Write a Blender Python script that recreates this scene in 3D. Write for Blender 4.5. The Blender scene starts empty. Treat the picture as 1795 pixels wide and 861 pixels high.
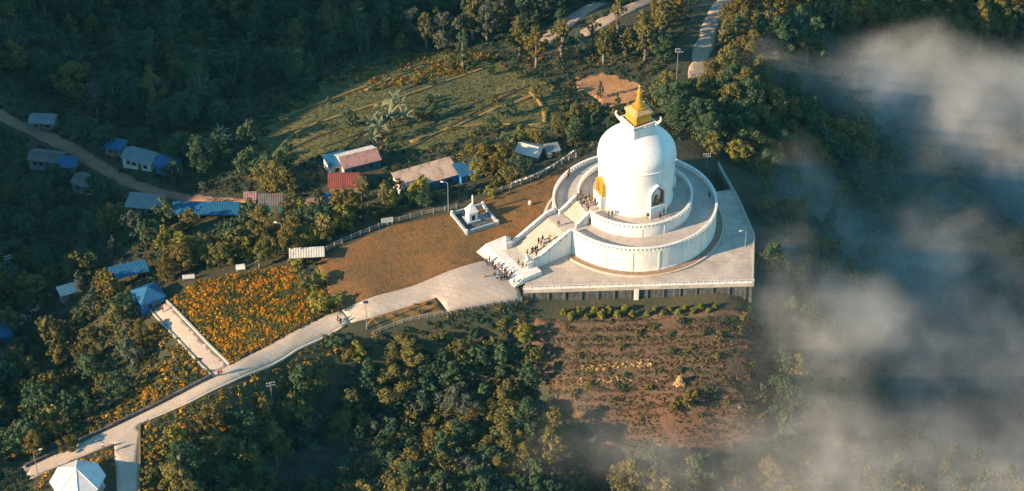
import bpy, bmesh, math, random
import numpy as np
from mathutils import Vector, Matrix
from mathutils.geometry import delaunay_2d_cdt

R = math.radians
random.seed(7)
rng = np.random.default_rng(11)
sc = bpy.context.scene
COL = sc.collection

# ---------------------------------------------------------------- camera
W, HH, F = 1795.0, 861.0, 3700.0
PITCH = R(37.35)
DEPTH = 430.0
FWD = np.array([0, math.cos(PITCH), -math.sin(PITCH)])
UP = np.array([0, math.sin(PITCH), math.cos(PITCH)])
RIGHT = np.array([1.0, 0, 0])
CAM = -(RIGHT * ((1111 - W / 2) / F * DEPTH) + UP * ((HH / 2 - 390) / F * DEPTH) + FWD * DEPTH)
cam_data = bpy.data.cameras.new('camera')
cam_data.sensor_width = 36.0
cam_data.lens = 36.0 * F / W
cam_data.clip_start = 1.0
cam_data.clip_end = 8000.0
cam = bpy.data.objects.new('camera', cam_data)
cam.location = CAM
cam.rotation_euler = (math.pi / 2 - PITCH, 0, 0)
COL.objects.link(cam)
sc.camera = cam

# ---------------------------------------------------------------- sky, sun, exposure
SUN_EL, SUN_AZ = R(20.0), R(180 + 25)          # azimuth of the direction TOWARDS the sun, from +x
world = bpy.data.worlds.new('World')
sc.world = world
world.use_nodes = True
nt = world.node_tree
bg = nt.nodes['Background']
sky = nt.nodes.new('ShaderNodeTexSky')
sky.sky_type = 'NISHITA'
sky.sun_disc = False
sky.sun_elevation = SUN_EL
sky.sun_rotation = (math.pi / 2 - SUN_AZ) % (2 * math.pi)
sky.air_density = 1.2
sky.dust_density = 0.3
sky.ozone_density = 3.0
sky.altitude = 1000
tint = nt.nodes.new('ShaderNodeMix'); tint.data_type = 'RGBA'; tint.blend_type = 'MULTIPLY'; tint.inputs[0].default_value = 1.0
tint.inputs[7].default_value = (.66, 1.04, 1.0, 1)      # grading tint on the sky light, turns the shade teal
nt.links.new(sky.outputs[0], tint.inputs[6]); nt.links.new(tint.outputs[2], bg.inputs[0])
bg.inputs[1].default_value = 0.11
sl = bpy.data.lights.new('sun', 'SUN')
sl.energy = 5.0
sl.angle = R(0.6)
sl.color = (1.0, 0.71, 0.42)
sun = bpy.data.objects.new('sun', sl)
sdir = Vector((math.cos(SUN_EL) * math.cos(SUN_AZ), math.cos(SUN_EL) * math.sin(SUN_AZ), math.sin(SUN_EL)))
sun.rotation_euler = sdir.to_track_quat('Z', 'Y').to_euler()
sun.location = (-200, -120, 200)
COL.objects.link(sun)
vs = sc.view_settings
vs.view_transform = 'Standard'
vs.look = 'None'
vs.exposure = 1.2
vs.gamma = 1.0
vs.use_curve_mapping = False
cy = sc.cycles
cy.max_bounces = 5
cy.diffuse_bounces = 2
cy.glossy_bounces = 2
cy.transmission_bounces = 2
cy.volume_bounces = 0
cy.transparent_max_bounces = 8
cy.caustics_reflective = False
cy.caustics_refractive = False
cy.volume_step_rate = 1.0
cy.volume_max_steps = 128

# ---------------------------------------------------------------- pixel <-> world
def raydir(px, py):
    return FWD * F + RIGHT * (px - W / 2) + UP * (HH / 2 - py)
def atz(px, py, z=0.0):
    d = raydir(px, py)
    t = (z - CAM[2]) / d[2]
    return CAM + d * t
def project(P):
    P = np.asarray(P, float).reshape(-1, 3) - CAM
    dep = P @ FWD
    return np.stack([W / 2 + F * (P @ RIGHT) / dep, HH / 2 - F * (P @ UP) / dep, dep], 1)
def inpoly(pts, poly):
    pts = np.asarray(pts, float); poly = np.asarray(poly, float)
    x, y = pts[:, 0], pts[:, 1]
    ins = np.zeros(len(pts), bool)
    j = len(poly) - 1
    for i in range(len(poly)):
        xi, yi = poly[i]; xj, yj = poly[j]
        if yi != yj:
            c = ((yi > y) != (yj > y)) & (x < (xj - xi) * (y - yi) / (yj - yi) + xi)
            ins ^= c
        j = i
    return ins

# ---------------------------------------------------------------- terrain
CTRL = [  # photo pixel, height of the ground there
 # plateau: lawn, plaza, platform
 (570,462,-.3),(600,535,-.5),(640,440,-.1),(700,420,0),(700,500,-.1),(780,380,0),(850,345,0),(930,320,0),(985,300,0),(800,430,0),
 (860,470,0),(900,420,-.3),(760,520,-.1),(700,535,-.2),(850,520,-.1),(660,560,-.4),(905,515,-.2),(1000,450,-.4),(1100,300,-.4),(1100,450,-.4),(1000,330,-.2),
 (1250,430,-.5),(1200,330,-.5),(1300,450,-.8),(1040,262,-.6),(960,300,-.3),
 # stone path going down to the lower left
 (590,560,-.7),(540,590,-1.5),(500,610,-1.9),(450,635,-2.3),(400,655,-2.7),(330,695,-3.3),(250,735,-4.0),(170,770,-4.6),(100,805,-5.2),(50,830,-5.6),(222,800,-4.6),(222,850,-5.4),(140,835,-5.3),(0,855,-6.3),
 # marigold field and side path
 (310,520,-3.0),(370,500,-2.3),(430,480,-1.6),(540,470,-.7),(480,540,-1.8),(560,540,-.9),(420,600,-2.6),(360,580,-2.8),(270,535,-3.6),(330,600,-3.1),
 # lower left
 (200,500,-8),(100,560,-13),(20,600,-16),(200,610,-9),(260,650,-7.2),(100,680,-12),(20,740,-13.5),(180,712,-8.5),(0,500,-16),
 # behind the lawn fence, village, road
 (560,425,-1.2),(480,420,-3.2),(400,440,-4.5),(300,465,-6.5),(680,380,-.8),(800,358,-.6),(900,320,-.6),(1000,280,-1),
 (475,352,-6.5),(400,378,-7.5),(340,345,-8.5),(250,352,-10),(600,342,-5),(680,335,-4.5),(740,328,-4.2),(800,312,-4),(860,300,-3.4),(930,268,-3.8),
 (150,322,-12.5),(100,255,-13.5),(20,200,-14),(0,350,-16),(200,420,-10),(50,440,-14),(200,270,-11.5),(300,300,-9.5),
 # fields
 (620,275,-6),(500,265,-8),(600,190,-9.5),(700,150,-11),(480,185,-12),(800,200,-8),(900,170,-8),(960,210,-6),(950,140,-9),(1050,155,-9),(700,240,-7),(800,260,-6),(880,230,-6.5),(1030,200,-7),(560,230,-8.5),
 # upper left wood
 (100,100,-24),(300,50,-28),(500,50,-24),(200,0,-34),(700,50,-19),(850,30,-17),(0,0,-34),(300,180,-16),(100,180,-17),(400,120,-19),(600,110,-15),
 # top
 (1000,30,-14),(1100,20,-12),(1230,100,-9.5),(1245,30,-11),(1150,100,-9),(1350,30,-12),(1450,30,-19),(1600,30,-28),(1750,30,-34),(1180,150,-8),
 # right of the pagoda
 (1250,240,-5),(1290,300,-4),(1350,250,-13),(1200,200,-6),(1300,180,-9),(1400,150,-17),(1500,200,-27),(1650,200,-38),(1780,200,-45),
 (1340,360,-7),(1340,440,-6),(1380,400,-12),(1450,400,-20),(1550,400,-31),(1780,400,-48),(1400,600,-17),(1500,600,-27),(1700,600,-43),(1400,800,-26),(1600,800,-41),(1780,840,-54),
 # clearing below the retaining wall
 (930,538,-3.4),(1000,534,-3.2),(1100,530,-3.2),(1200,528,-3.2),(1310,525,-4),(960,575,-5.5),(1050,580,-5.6),(1200,580,-5.8),(1320,580,-7.5),
 (1000,655,-10),(1150,655,-10),(1290,655,-11),(1060,755,-16.5),(1200,755,-16.5),(1320,755,-18),(1100,850,-24),(1300,850,-27),
 # wood below the path
 (640,590,-2.5),(720,575,-2),(800,562,-2),(880,545,-2.5),(500,665,-6.0),(560,625,-4),(440,690,-4.0),(340,740,-4.3),(280,770,-4.8),(300,830,-6.3),(400,780,-7.8),(480,700,-7),(500,740,-13),(600,680,-11.5),(700,640,-9.5),(850,620,-9),
 (915,600,-7),(920,660,-12),(905,720,-17),(700,720,-18),(820,700,-17),(600,780,-21),(500,830,-21),(400,850,-16),(700,790,-18.5),(820,790,-18),(800,850,-21.5),(950,830,-21.5),(600,850,-23),(960,760,-17),
]
def fbase(x, y):
    b = -17.0 - 0.13 * np.clip(x, -160, 330) - 0.04 * np.clip(y, -200, 400)
    prof = np.interp(y, [-150, -70, -42, -12, 28, 85, 400, 900], [0, 9, 34, 46, 60, 74, 84, 60])
    b = b + prof * np.exp(-((x + 222) / 40.0) ** 2)
    far = np.clip((np.hypot(x, y) - 260) / 600, 0, 1)
    b = b + far * 45 * (np.sin(x * .0043 + 1.0) * np.cos(y * .0051 + .5) + .6 * np.sin(x * .011 + y * .009))
    return b
_cp = np.array([np.r_[atz(a, b, z)[:2], z] for a, b, z in CTRL])
RB = 62.0
def _phi(r):
    q = np.clip(1 - r / RB, 0, 1)
    return q ** 4 * (4 * r / RB + 1)
_d = np.hypot(_cp[:, None, 0] - _cp[None, :, 0], _cp[:, None, 1] - _cp[None, :, 1])
_w = np.linalg.solve(_phi(_d) + np.eye(len(_cp)) * 0.02, _cp[:, 2] - fbase(_cp[:, 0], _cp[:, 1]))
def height(x, y):
    x = np.atleast_1d(np.asarray(x, float)); y = np.atleast_1d(np.asarray(y, float))
    out = fbase(x, y)
    near = (np.abs(x) < 330) & (np.abs(y) < 330)
    xi, yi = x[near], y[near]
    acc = np.zeros(len(xi))
    for k in range(0, len(xi), 20000):
        s = slice(k, k + 20000)
        acc[s] = _phi(np.hypot(xi[s, None] - _cp[None, :, 0], yi[s, None] - _cp[None, :, 1])) @ _w
    out[near] += acc
    return out
def hz(x, y):
    return float(height(x, y)[0])
_ts = np.linspace(0.75, 1.35, 500)
def ground(px, py):
    """point of the terrain seen at a photo pixel"""
    d = raydir(px, py) / F * DEPTH
    P = CAM[None] + d[None] * _ts[:, None]
    g = P[:, 2] - height(P[:, 0], P[:, 1])
    k = np.argmax(g < 0)
    if g[k] >= 0: k = len(_ts) - 1
    k = max(k, 1)
    a = g[k - 1] / (g[k - 1] - g[k] + 1e-9)
    p = P[k - 1] + (P[k] - P[k - 1]) * a
    return p
def pxscale(p):
    return F / float((np.asarray(p) - CAM) @ FWD)

# ---------------------------------------------------------------- materials
MATS = {}
def _bsdf(name):
    m = bpy.data.materials.new(name)
    m.use_nodes = True
    return m, m.node_tree, m.node_tree.nodes['Principled BSDF']
def mat(name, c1, c2=None, scale=0.6, rough=0.8, bump=0.0, bscale=6.0, metallic=0.0, c3=None, s3=4.0, a3=0.5, spec=0.3):
    """colour noise between c1 and c2, a finer speckle of c3, and a bump"""
    m, t, b = _bsdf(name)
    N, L = t.nodes, t.links
    b.inputs['Roughness'].default_value = rough
    b.inputs['Metallic'].default_value = metallic
    b.inputs['Specular IOR Level'].default_value = spec
    tc = N.new('ShaderNodeTexCoord')
    b.inputs['Base Color'].default_value = (*c1, 1)
    if c2:
        n = N.new('ShaderNodeTexNoise'); n.inputs['Scale'].default_value = scale; n.inputs['Detail'].default_value = 7
        n.inputs['Roughness'].default_value = 0.62
        L.new(tc.outputs['Object'], n.inputs['Vector'])
        mr = N.new('ShaderNodeMapRange'); mr.inputs[1].default_value = .36; mr.inputs[2].default_value = .64
        L.new(n.outputs[0], mr.inputs[0])
        mx = N.new('ShaderNodeMix'); mx.data_type = 'RGBA'
        mx.inputs[6].default_value = (*c1, 1); mx.inputs[7].default_value = (*c2, 1)
        L.new(mr.outputs[0], mx.inputs[0])
        out = mx.outputs[2]
        if c3:
            n3 = N.new('ShaderNodeTexNoise'); n3.inputs['Scale'].default_value = s3; n3.inputs['Detail'].default_value = 4
            L.new(tc.outputs['Object'], n3.inputs['Vector'])
            m3 = N.new('ShaderNodeMapRange'); m3.inputs[1].default_value = .5; m3.inputs[2].default_value = .68; m3.inputs[4].default_value = a3
            L.new(n3.outputs[0], m3.inputs[0])
            mx3 = N.new('ShaderNodeMix'); mx3.data_type = 'RGBA'
            L.new(m3.outputs[0], mx3.inputs[0]); L.new(out, mx3.inputs[6]); mx3.inputs[7].default_value = (*c3, 1)
            out = mx3.outputs[2]
        L.new(out, b.inputs['Base Color'])
    if bump:
        nb = N.new('ShaderNodeTexNoise'); nb.inputs['Scale'].default_value = bscale; nb.inputs['Detail'].default_value = 5
        L.new(tc.outputs['Object'], nb.inputs['Vector'])
        bp = N.new('ShaderNodeBump'); bp.inputs['Strength'].default_value = bump; bp.inputs['Distance'].default_value = 0.3
        L.new(nb.outputs[0], bp.inputs['Height']); L.new(bp.outputs[0], b.inputs['Normal'])
    MATS[name] = m
    return m
def streaked(name, amount, dark=(.42, .38, .33), zs=.10):
    """rain streaks and grey growth running down a painted wall"""
    t = MATS[name].node_tree; N, L = t.nodes, t.links; b = N['Principled BSDF']
    src = b.inputs['Base Color'].links[0].from_socket
    tc = N.new('ShaderNodeTexCoord'); mp = N.new('ShaderNodeMapping'); mp.inputs['Scale'].default_value = (1.6, 1.6, zs)
    L.new(tc.outputs['Object'], mp.inputs['Vector'])
    n = N.new('ShaderNodeTexNoise'); n.inputs['Scale'].default_value = 1.0; n.inputs['Detail'].default_value = 8; n.inputs['Roughness'].default_value = .7
    L.new(mp.outputs[0], n.inputs['Vector'])
    mr = N.new('ShaderNodeMapRange'); mr.inputs[1].default_value = .5; mr.inputs[2].default_value = .74; mr.inputs[4].default_value = amount
    L.new(n.outputs[0], mr.inputs[0])
    mx = N.new('ShaderNodeMix'); mx.data_type = 'RGBA'
    L.new(mr.outputs[0], mx.inputs[0]); L.new(src, mx.inputs[6]); mx.inputs[7].default_value = (*dark, 1)
    L.new(mx.outputs[2], b.inputs['Base Color'])
def slabmat(name, c1, c2, mortar, bw=1.2, bh=0.8, rot=0.0, stain=(.2, .18, .15)):
    """paving slabs with joints and stains"""
    m, t, b = _bsdf(name)
    N, L = t.nodes, t.links
    b.inputs['Roughness'].default_value = .85
    b.inputs['Specular IOR Level'].default_value = .2
    tc = N.new('ShaderNodeTexCoord')
    mp = N.new('ShaderNodeMapping'); mp.inputs['Rotation'].default_value = (0, 0, rot)
    L.new(tc.outputs['Object'], mp.inputs['Vector'])
    br = N.new('ShaderNodeTexBrick')
    br.inputs['Color1'].default_value = (*c1, 1); br.inputs['Color2'].default_value = (*c2, 1); br.inputs['Mortar'].default_value = (*mortar, 1)
    br.inputs['Scale'].default_value = 1.0; br.inputs['Mortar Size'].default_value = .05
    br.inputs['Brick Width'].default_value = bw; br.inputs['Row Height'].default_value = bh
    L.new(mp.outputs[0], br.inputs['Vector'])
    n = N.new('ShaderNodeTexNoise'); n.inputs['Scale'].default_value = .25; n.inputs['Detail'].default_value = 8; n.inputs['Roughness'].default_value = .7
    L.new(tc.outputs['Object'], n.inputs['Vector'])
    mr = N.new('ShaderNodeMapRange'); mr.inputs[1].default_value = .40; mr.inputs[2].default_value = .66; mr.inputs[4].default_value = .85
    L.new(n.outputs[0], mr.inputs[0])
    mx = N.new('ShaderNodeMix'); mx.data_type = 'RGBA'
    L.new(mr.outputs[0], mx.inputs[0]); L.new(br.outputs[0], mx.inputs[6]); mx.inputs[7].default_value = (*stain, 1)
    L.new(mx.outputs[2], b.inputs['Base Color'])
    bp = N.new('ShaderNodeBump'); bp.inputs['Strength'].default_value = .4; bp.inputs['Distance'].default_value = .05
    L.new(br.outputs['Fac'], bp.inputs['Height']); bp.invert = True
    L.new(bp.outputs[0], b.inputs['Normal'])
    MATS[name] = m
    return m
def leafmat(name, ca=None, cb=None, attr=False, trans=0.25):
    """foliage: diffuse plus some light through the leaf; colour from the leaf's own tint"""
    m = bpy.data.materials.new(name); m.use_nodes = True
    t = m.node_tree; N, L = t.nodes, t.links
    N.remove(N['Principled BSDF'])
    at = N.new('ShaderNodeAttribute'); at.attribute_name = 'leafcol' if attr else 'tint'
    if attr:
        col = at.outputs['Color']
    else:
        oi = N.new('ShaderNodeObjectInfo')
        ad = N.new('ShaderNodeMath'); ad.operation = 'MULTIPLY_ADD'; ad.inputs[1].default_value = .55
        sb = N.new('ShaderNodeMath'); sb.operation = 'MULTIPLY'; sb.inputs[1].default_value = .5
        L.new(oi.outputs['Random'], sb.inputs[0]); L.new(at.outputs['Fac'], ad.inputs[0]); L.new(sb.outputs[0], ad.inputs[2])
        mx = N.new('ShaderNodeMix'); mx.data_type = 'RGBA'
        mx.inputs[6].default_value = (*ca, 1); mx.inputs[7].default_value = (*cb, 1)
        L.new(ad.outputs[0], mx.inputs[0])
        col = mx.outputs[2]
    d = N.new('ShaderNodeBsdfDiffuse'); tr = N.new('ShaderNodeBsdfTranslucent')
    L.new(col, d.inputs['Color']); L.new(col, tr.inputs['Color'])
    ms = N.new('ShaderNodeMixShader'); ms.inputs[0].default_value = trans
    L.new(d.outputs[0], ms.inputs[1]); L.new(tr.outputs[0], ms.inputs[2])
    L.new(ms.outputs[0], N['Material Output'].inputs['Surface'])
    MATS[name] = m
    return m

M = MATS
mat('ground_soil', (.045, .05, .030), (.075, .065, .036), .12, .95, .6, 1.2, c3=(.032, .05, .028), s3=.5, a3=.8)
mat('white_paint', (.80, .77, .72), (.70, .66, .60), .35, .55, .05, 3, c3=(.52, .47, .41), s3=.9, a3=.35)
mat('dome_paint', (.84, .81, .77), (.77, .74, .69), .22, .42, .02, 2, c3=(.66, .62, .57), s3=.5, a3=.25, spec=.4)
streaked('white_paint', .8); streaked('dome_paint', .55, (.5, .47, .43), .06)
mat('terrace_floor', (.50, .44, .38), (.40, .35, .30), .4, .8, .1, 4, c3=(.30, .25, .21), s3=1.2, a3=.4)
mat('step_stone', (.58, .52, .42), (.48, .42, .33), .8, .8, .1, 4)
slabmat('platform_slab', (.55, .475, .395), (.50, .43, .355), (.40, .35, .30), 1.6, 1.1, 0.0, (.30, .25, .21))
slabmat('path_stone', (.58, .47, .37), (.50, .40, .31), (.38, .315, .255), .9, .6, R(20), (.40, .33, .26))
slabmat('plaza_stone', (.56, .45, .355), (.52, .415, .325), (.40, .32, .26), 1.6, 1.1, R(14), (.40, .32, .255))
mat('lawn_grass', (.26, .118, .038), (.14, .088, .034), .07, .95, .5, 2.5, c3=(.12, .085, .035), s3=.45, a3=.9)
mat('field_grass', (.165, .14, .05), (.075, .09, .038), .05, .95, .5, 1.8, c3=(.06, .07, .025), s3=.7, a3=.7)
mat('dirt_track', (.36, .20, .12), (.27, .155, .095), .3, .95, .3, 2, c3=(.16, .11, .07), s3=1.2, a3=.5)
mat('pale_track', (.44, .34, .25), (.36, .27, .19), .3, .95, .3, 2, c3=(.26, .19, .125), s3=1.0, a3=.5)
mat('orange_soil', (.48, .25, .11), (.36, .18, .08), .25, .95, .5, 1.5, c3=(.22, .13, .06), s3=.8, a3=.6)
mat('red_soil', (.165, .088, .054), (.10, .072, .044), .10, .95, .7, 1.5, c3=(.09, .07, .035), s3=.45, a3=.85)
mat('bund_earth', (.29, .19, .07), (.20, .14, .055), .5, .95, .4, 3)
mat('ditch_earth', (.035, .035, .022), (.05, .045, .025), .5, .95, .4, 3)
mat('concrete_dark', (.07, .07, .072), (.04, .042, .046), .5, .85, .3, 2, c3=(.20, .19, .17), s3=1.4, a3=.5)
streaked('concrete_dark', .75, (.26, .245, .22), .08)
mat('worn_earth', (.265, .13, .055), (.20, .105, .045), .5, .95, .3, 3)
mat('concrete_pale', (.46, .42, .37), (.36, .33, .29), .6, .85, .2, 4)
mat('weathered_rail', (.40, .37, .33), (.26, .24, .21), .8, .7)
mat('gold', (.72, .40, .045), (.60, .31, .03), 1.0, .32, .1, 5, metallic=.35, spec=.5)
mat('gold_roof', (.62, .38, .16), (.52, .30, .12), 1.0, .5, .1, 5, metallic=.2)
mat('niche_red', (.30, .085, .05), (.22, .06, .04), 2, .6)
mat('niche_back', (.36, .22, .12), (.26, .15, .08), 1.5, .7)
mat('bronze', (.35, .21, .07), (.25, .14, .05), 2, .45, metallic=.4)
mat('soil_bed', (.36, .24, .16), (.27, .17, .11), 1.2, .95, .5, 4)
mat('kerb_stone', (.55, .47, .37), (.44, .37, .28), 1.2, .85)
mat('blue_wall', (.03, .20, .40), (.022, .15, .32), .8, .7)
mat('teal_wall', (.045, .22, .25), (.035, .17, .20), .8, .7)
mat('white_wall', (.74, .70, .64), (.60, .56, .50), .8, .75)
mat('mud_wall', (.30, .20, .14), (.24, .16, .11), .8, .9)
mat('grey_wall', (.26, .25, .24), (.20, .19, .18), .8, .9)
mat('blue_sheet', (.016, .13, .26), (.012, .085, .18), .7, .5, .1, 3, c3=(.07, .10, .12), s3=1.2, a3=.55)
mat('red_sheet', (.22, .055, .04), (.15, .045, .035), .7, .6, c3=(.09, .045, .035), s3=1.5, a3=.7)
mat('pink_sheet', (.40, .22, .20), (.30, .17, .15), .8, .6, c3=(.15, .11, .09), s3=.9, a3=.85)
mat('beige_sheet', (.50, .37, .28), (.42, .30, .22), .5, .7, c3=(.20, .14, .10), s3=.8, a3=.8)
mat('grey_sheet', (.22, .25, .25), (.15, .18, .19), .5, .55, c3=(.30, .30, .28), s3=2, a3=.6)
mat('white_sheet', (.66, .62, .54), (.52, .48, .41), .8, .6, c3=(.36, .32, .26), s3=2, a3=.6)
mat('gazebo_sheet', (.70, .68, .64), (.60, .58, .55), .8, .45)
mat('dark_opening', (.02, .022, .025), (.03, .03, .03), 1, .6)
mat('window_glass', (.03, .04, .05), None, rough=.1, spec=.6)
mat('timber', (.20, .12, .07), (.14, .085, .05), 2, .8)
mat('pole_metal', (.26, .26, .25), (.19, .19, .185), 1, .5)
mat('sign_white', (.78, .76, .72), (.68, .66, .62), 1.2, .5)
mat('sign_ink', (.06, .07, .10), (.09, .09, .12), 3, .7)
mat('solar_panel', (.02, .03, .06), (.03, .04, .08), 4, .15)
mat('shrine_blue', (.34, .40, .44), (.26, .32, .36), .8, .7)
mat('bark', (.075, .055, .04), (.05, .038, .028), 2, .95)
mat('pale_bark', (.24, .21, .18), (.16, .14, .12), 2, .95)
mat('straw', (.60, .42, .20), (.46, .30, .13), 2, .95, .5, 6)
mat('rock', (.26, .24, .22), (.18, .165, .15), .8, .9, .5, 2)
mat('skin', (.30, .16, .10), None, rough=.6)
mat('hair', (.015, .012, .010), None, rough=.5)
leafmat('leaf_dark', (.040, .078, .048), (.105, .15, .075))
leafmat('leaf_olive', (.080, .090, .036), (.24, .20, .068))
leafmat('leaf_autumn', (.090, .078, .026), (.23, .175, .052))
leafmat('leaf_lime', (.11, .12, .028), (.30, .27, .055))
leafmat('leaf_grey', (.06, .078, .058), (.13, .145, .105))
leafmat('leaf_banana', (.16, .19, .10), (.32, .32, .20), trans=.3)
leafmat('leaf_attr', attr=True)
leafmat('petal_attr', attr=True, trans=.15)

# ---------------------------------------------------------------- mesh builder
class MB:
    def __init__(s): s.v = []; s.f = []
    def add(s, vs_, fs):
        o = len(s.v); s.v += [tuple(map(float, p)) for p in vs_]; s.f += [tuple(i + o for i in f) for f in fs]; return s
    def box(s, x0, x1, y0, y1, z0, z1, M4=None):
        p = [(x0,y0,z0),(x1,y0,z0),(x1,y1,z0),(x0,y1,z0),(x0,y0,z1),(x1,y0,z1),(x1,y1,z1),(x0,y1,z1)]
        if M4 is not None: p = [tuple(M4 @ Vector(q)) for q in p]
        return s.add(p, [(0,3,2,1),(4,5,6,7),(0,1,5,4),(1,2,6,5),(2,3,7,6),(3,0,4,7)])
    def prism(s, poly, z0, z1):
        n = len(poly)
        return s.add([(x, y, z0) for x, y in poly] + [(x, y, z1) for x, y in poly],
                     [tuple(range(n))[::-1], tuple(range(n, 2*n))] + [(i, (i+1) % n, n+(i+1) % n, n+i) for i in range(n)])
    def extrude(s, poly3, d):
        """closed polygon of 3D points pushed along d"""
        n = len(poly3); d = np.asarray(d, float)
        return s.add([tuple(p) for p in poly3] + [tuple(np.asarray(p, float) + d) for p in poly3],
                     [tuple(range(n))[::-1], tuple(range(n, 2*n))] + [(i, (i+1) % n, n+(i+1) % n, n+i) for i in range(n)])
    def lathe(s, prof, n=48, c=(0, 0), a0=0.0, a1=2*math.pi):
        full = abs(a1 - a0 - 2*math.pi) < 1e-6
        m = n if full else n + 1
        vs_ = []
        for k in range(m):
            a = a0 + (a1 - a0) * k / n
            vs_ += [(c[0] + r*math.cos(a), c[1] + r*math.sin(a), z) for r, z in prof]
        P = len(prof); fs = []
        for k in range(n):
            q = (k + 1) % m
            for i in range(P - 1):
                fs.append((k*P+i, q*P+i, q*P+i+1, k*P+i+1))
        return s.add(vs_, fs)
    def ring(s, r0, r1, z0, z1, a0=0.0, a1=2*math.pi, n=96):
        full = abs(a1 - a0 - 2*math.pi) < 1e-6
        m = n if full else n + 1
        vs_ = []
        for k in range(m):
            a = a0 + (a1 - a0) * k / n; ca, sa = math.cos(a), math.sin(a)
            vs_ += [(r0*ca, r0*sa, z0), (r1*ca, r1*sa, z0), (r1*ca, r1*sa, z1), (r0*ca, r0*sa, z1)]
        fs = []
        for k in range(n):
            q = (k + 1) % m
            for i in range(4):
                j = (i + 1) % 4
                fs.append((k*4+i, q*4+i, q*4+j, k*4+j))
        if not full:
            fs += [(0, 1, 2, 3), (n*4+3, n*4+2, n*4+1, n*4)]
        return s.add(vs_, fs)
    def tube(s, pts, rad, n=8, cap=True):
        pts = [Vector(p) for p in pts]
        if not hasattr(rad, '__len__'): rad = [rad] * len(pts)
        o = len(s.v)
        for i, p in enumerate(pts):
            d = (pts[min(i+1, len(pts)-1)] - pts[max(i-1, 0)]).normalized()
            a = d.orthogonal().normalized() if abs(d.z) < .99 else Vector((1, 0, 0))
            a = (a - d * a.dot(d)).normalized(); b = d.cross(a)
            for k in range(n):
                t = 2*math.pi*k/n
                q = p + (a*math.cos(t) + b*math.sin(t)) * rad[i]
                s.v.append((q.x, q.y, q.z))
        for i in range(len(pts) - 1):
            for k in range(n):
                s.f.append((o+i*n+k, o+i*n+(k+1) % n, o+(i+1)*n+(k+1) % n, o+(i+1)*n+k))
        if cap:
            s.f.append(tuple(o+k for k in range(n))[::-1]); s.f.append(tuple(o+(len(pts)-1)*n+k for k in range(n)))
        return s
    def mesh(s, name, m=None, smooth=False):
        me = bpy.data.meshes.new(name); me.from_pydata(s.v, [], s.f)
        if m: me.materials.append(M[m])
        if smooth: me.shade_smooth()
        return me
    def build(s, name, m, parent=None, smooth=False, loc=None):
        o = bpy.data.objects.new(name, s.mesh(name, m, smooth)); COL.objects.link(o)
        if parent is not None: o.parent = parent
        if loc is not None: o.location = loc
        return o
def smooth_angle(o, ang=35):
    """smooth the curved faces, keep the edges"""
    me = o.data; bm = bmesh.new(); bm.from_mesh(me)
    bmesh.ops.recalc_face_normals(bm, faces=bm.faces)
    for f in bm.faces: f.smooth = True
    for e in bm.edges:
        if len(e.link_faces) == 2 and e.calc_face_angle(0) > R(ang): e.smooth = False
    bm.to_mesh(me); bm.free(); return o
def inst(name, me, parent=None, loc=(0, 0, 0), rz=0.0, scale=None, m=None):
    o = bpy.data.objects.new(name, me); COL.objects.link(o)
    o.parent = parent; o.location = loc; o.rotation_euler = (0, 0, rz)
    if scale is not None: o.scale = scale if hasattr(scale, '__len__') else (scale,) * 3
    if m: o.material_slots[0].link = 'OBJECT'; o.material_slots[0].material = M[m]
    return o
def tag(o, label=None, cat=None, group=None, kind=None):
    if label: o['label'] = label
    if cat: o['category'] = cat
    if group: o['group'] = group
    if kind: o['kind'] = kind
    return o
def thing(name, label, cat, loc=(0, 0, 0), rz=0.0, group=None):
    o = bpy.data.objects.new(name, None); COL.objects.link(o)
    o.empty_display_size = .3
    o.location = tuple(map(float, loc)); o.rotation_euler = (0, 0, rz)
    return tag(o, label, cat, group)
def soup(name, quads, cols, m, attr='leafcol', parent=None):
    """one mesh out of an (n,4,3) array of quads with a colour (n,3) or tint (n,) per quad"""
    n = len(quads)
    me = bpy.data.meshes.new(name)
    me.vertices.add(n*4); me.vertices.foreach_set('co', quads.reshape(-1).astype(np.float32))
    me.loops.add(n*4); me.loops.foreach_set('vertex_index', np.arange(n*4, dtype=np.int32))
    me.polygons.add(n); me.polygons.foreach_set('loop_start', np.arange(0, n*4, 4, dtype=np.int32))
    me.update(calc_edges=True)
    if attr == 'leafcol':
        a = me.attributes.new('leafcol', 'FLOAT_COLOR', 'FACE')
        c = np.ones((n, 4), np.float32); c[:, :3] = cols
        a.data.foreach_set('color', c.reshape(-1))
    else:
        a = me.attributes.new('tint', 'FLOAT', 'FACE'); a.data.foreach_set('value', np.asarray(cols, np.float32))
    me.materials.append(M[m])
    return me

# ---------------------------------------------------------------- the ground
def axis(lo, hi, step, far):
    a = list(np.arange(lo, hi + .1, step)); d = step
    while a[-1] < far: d *= 1.35; a.append(a[-1] + d)
    d = step
    while a[0] > -far: d *= 1.35; a.insert(0, a[0] - d)
    return np.array(a)
gx, gy = axis(-170, 170, 1.25, 3500), axis(-110, 170, 1.25, 3500)
GX, GY = np.meshgrid(gx, gy)
GZ = height(GX.ravel(), GY.ravel()).reshape(GX.shape)
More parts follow.
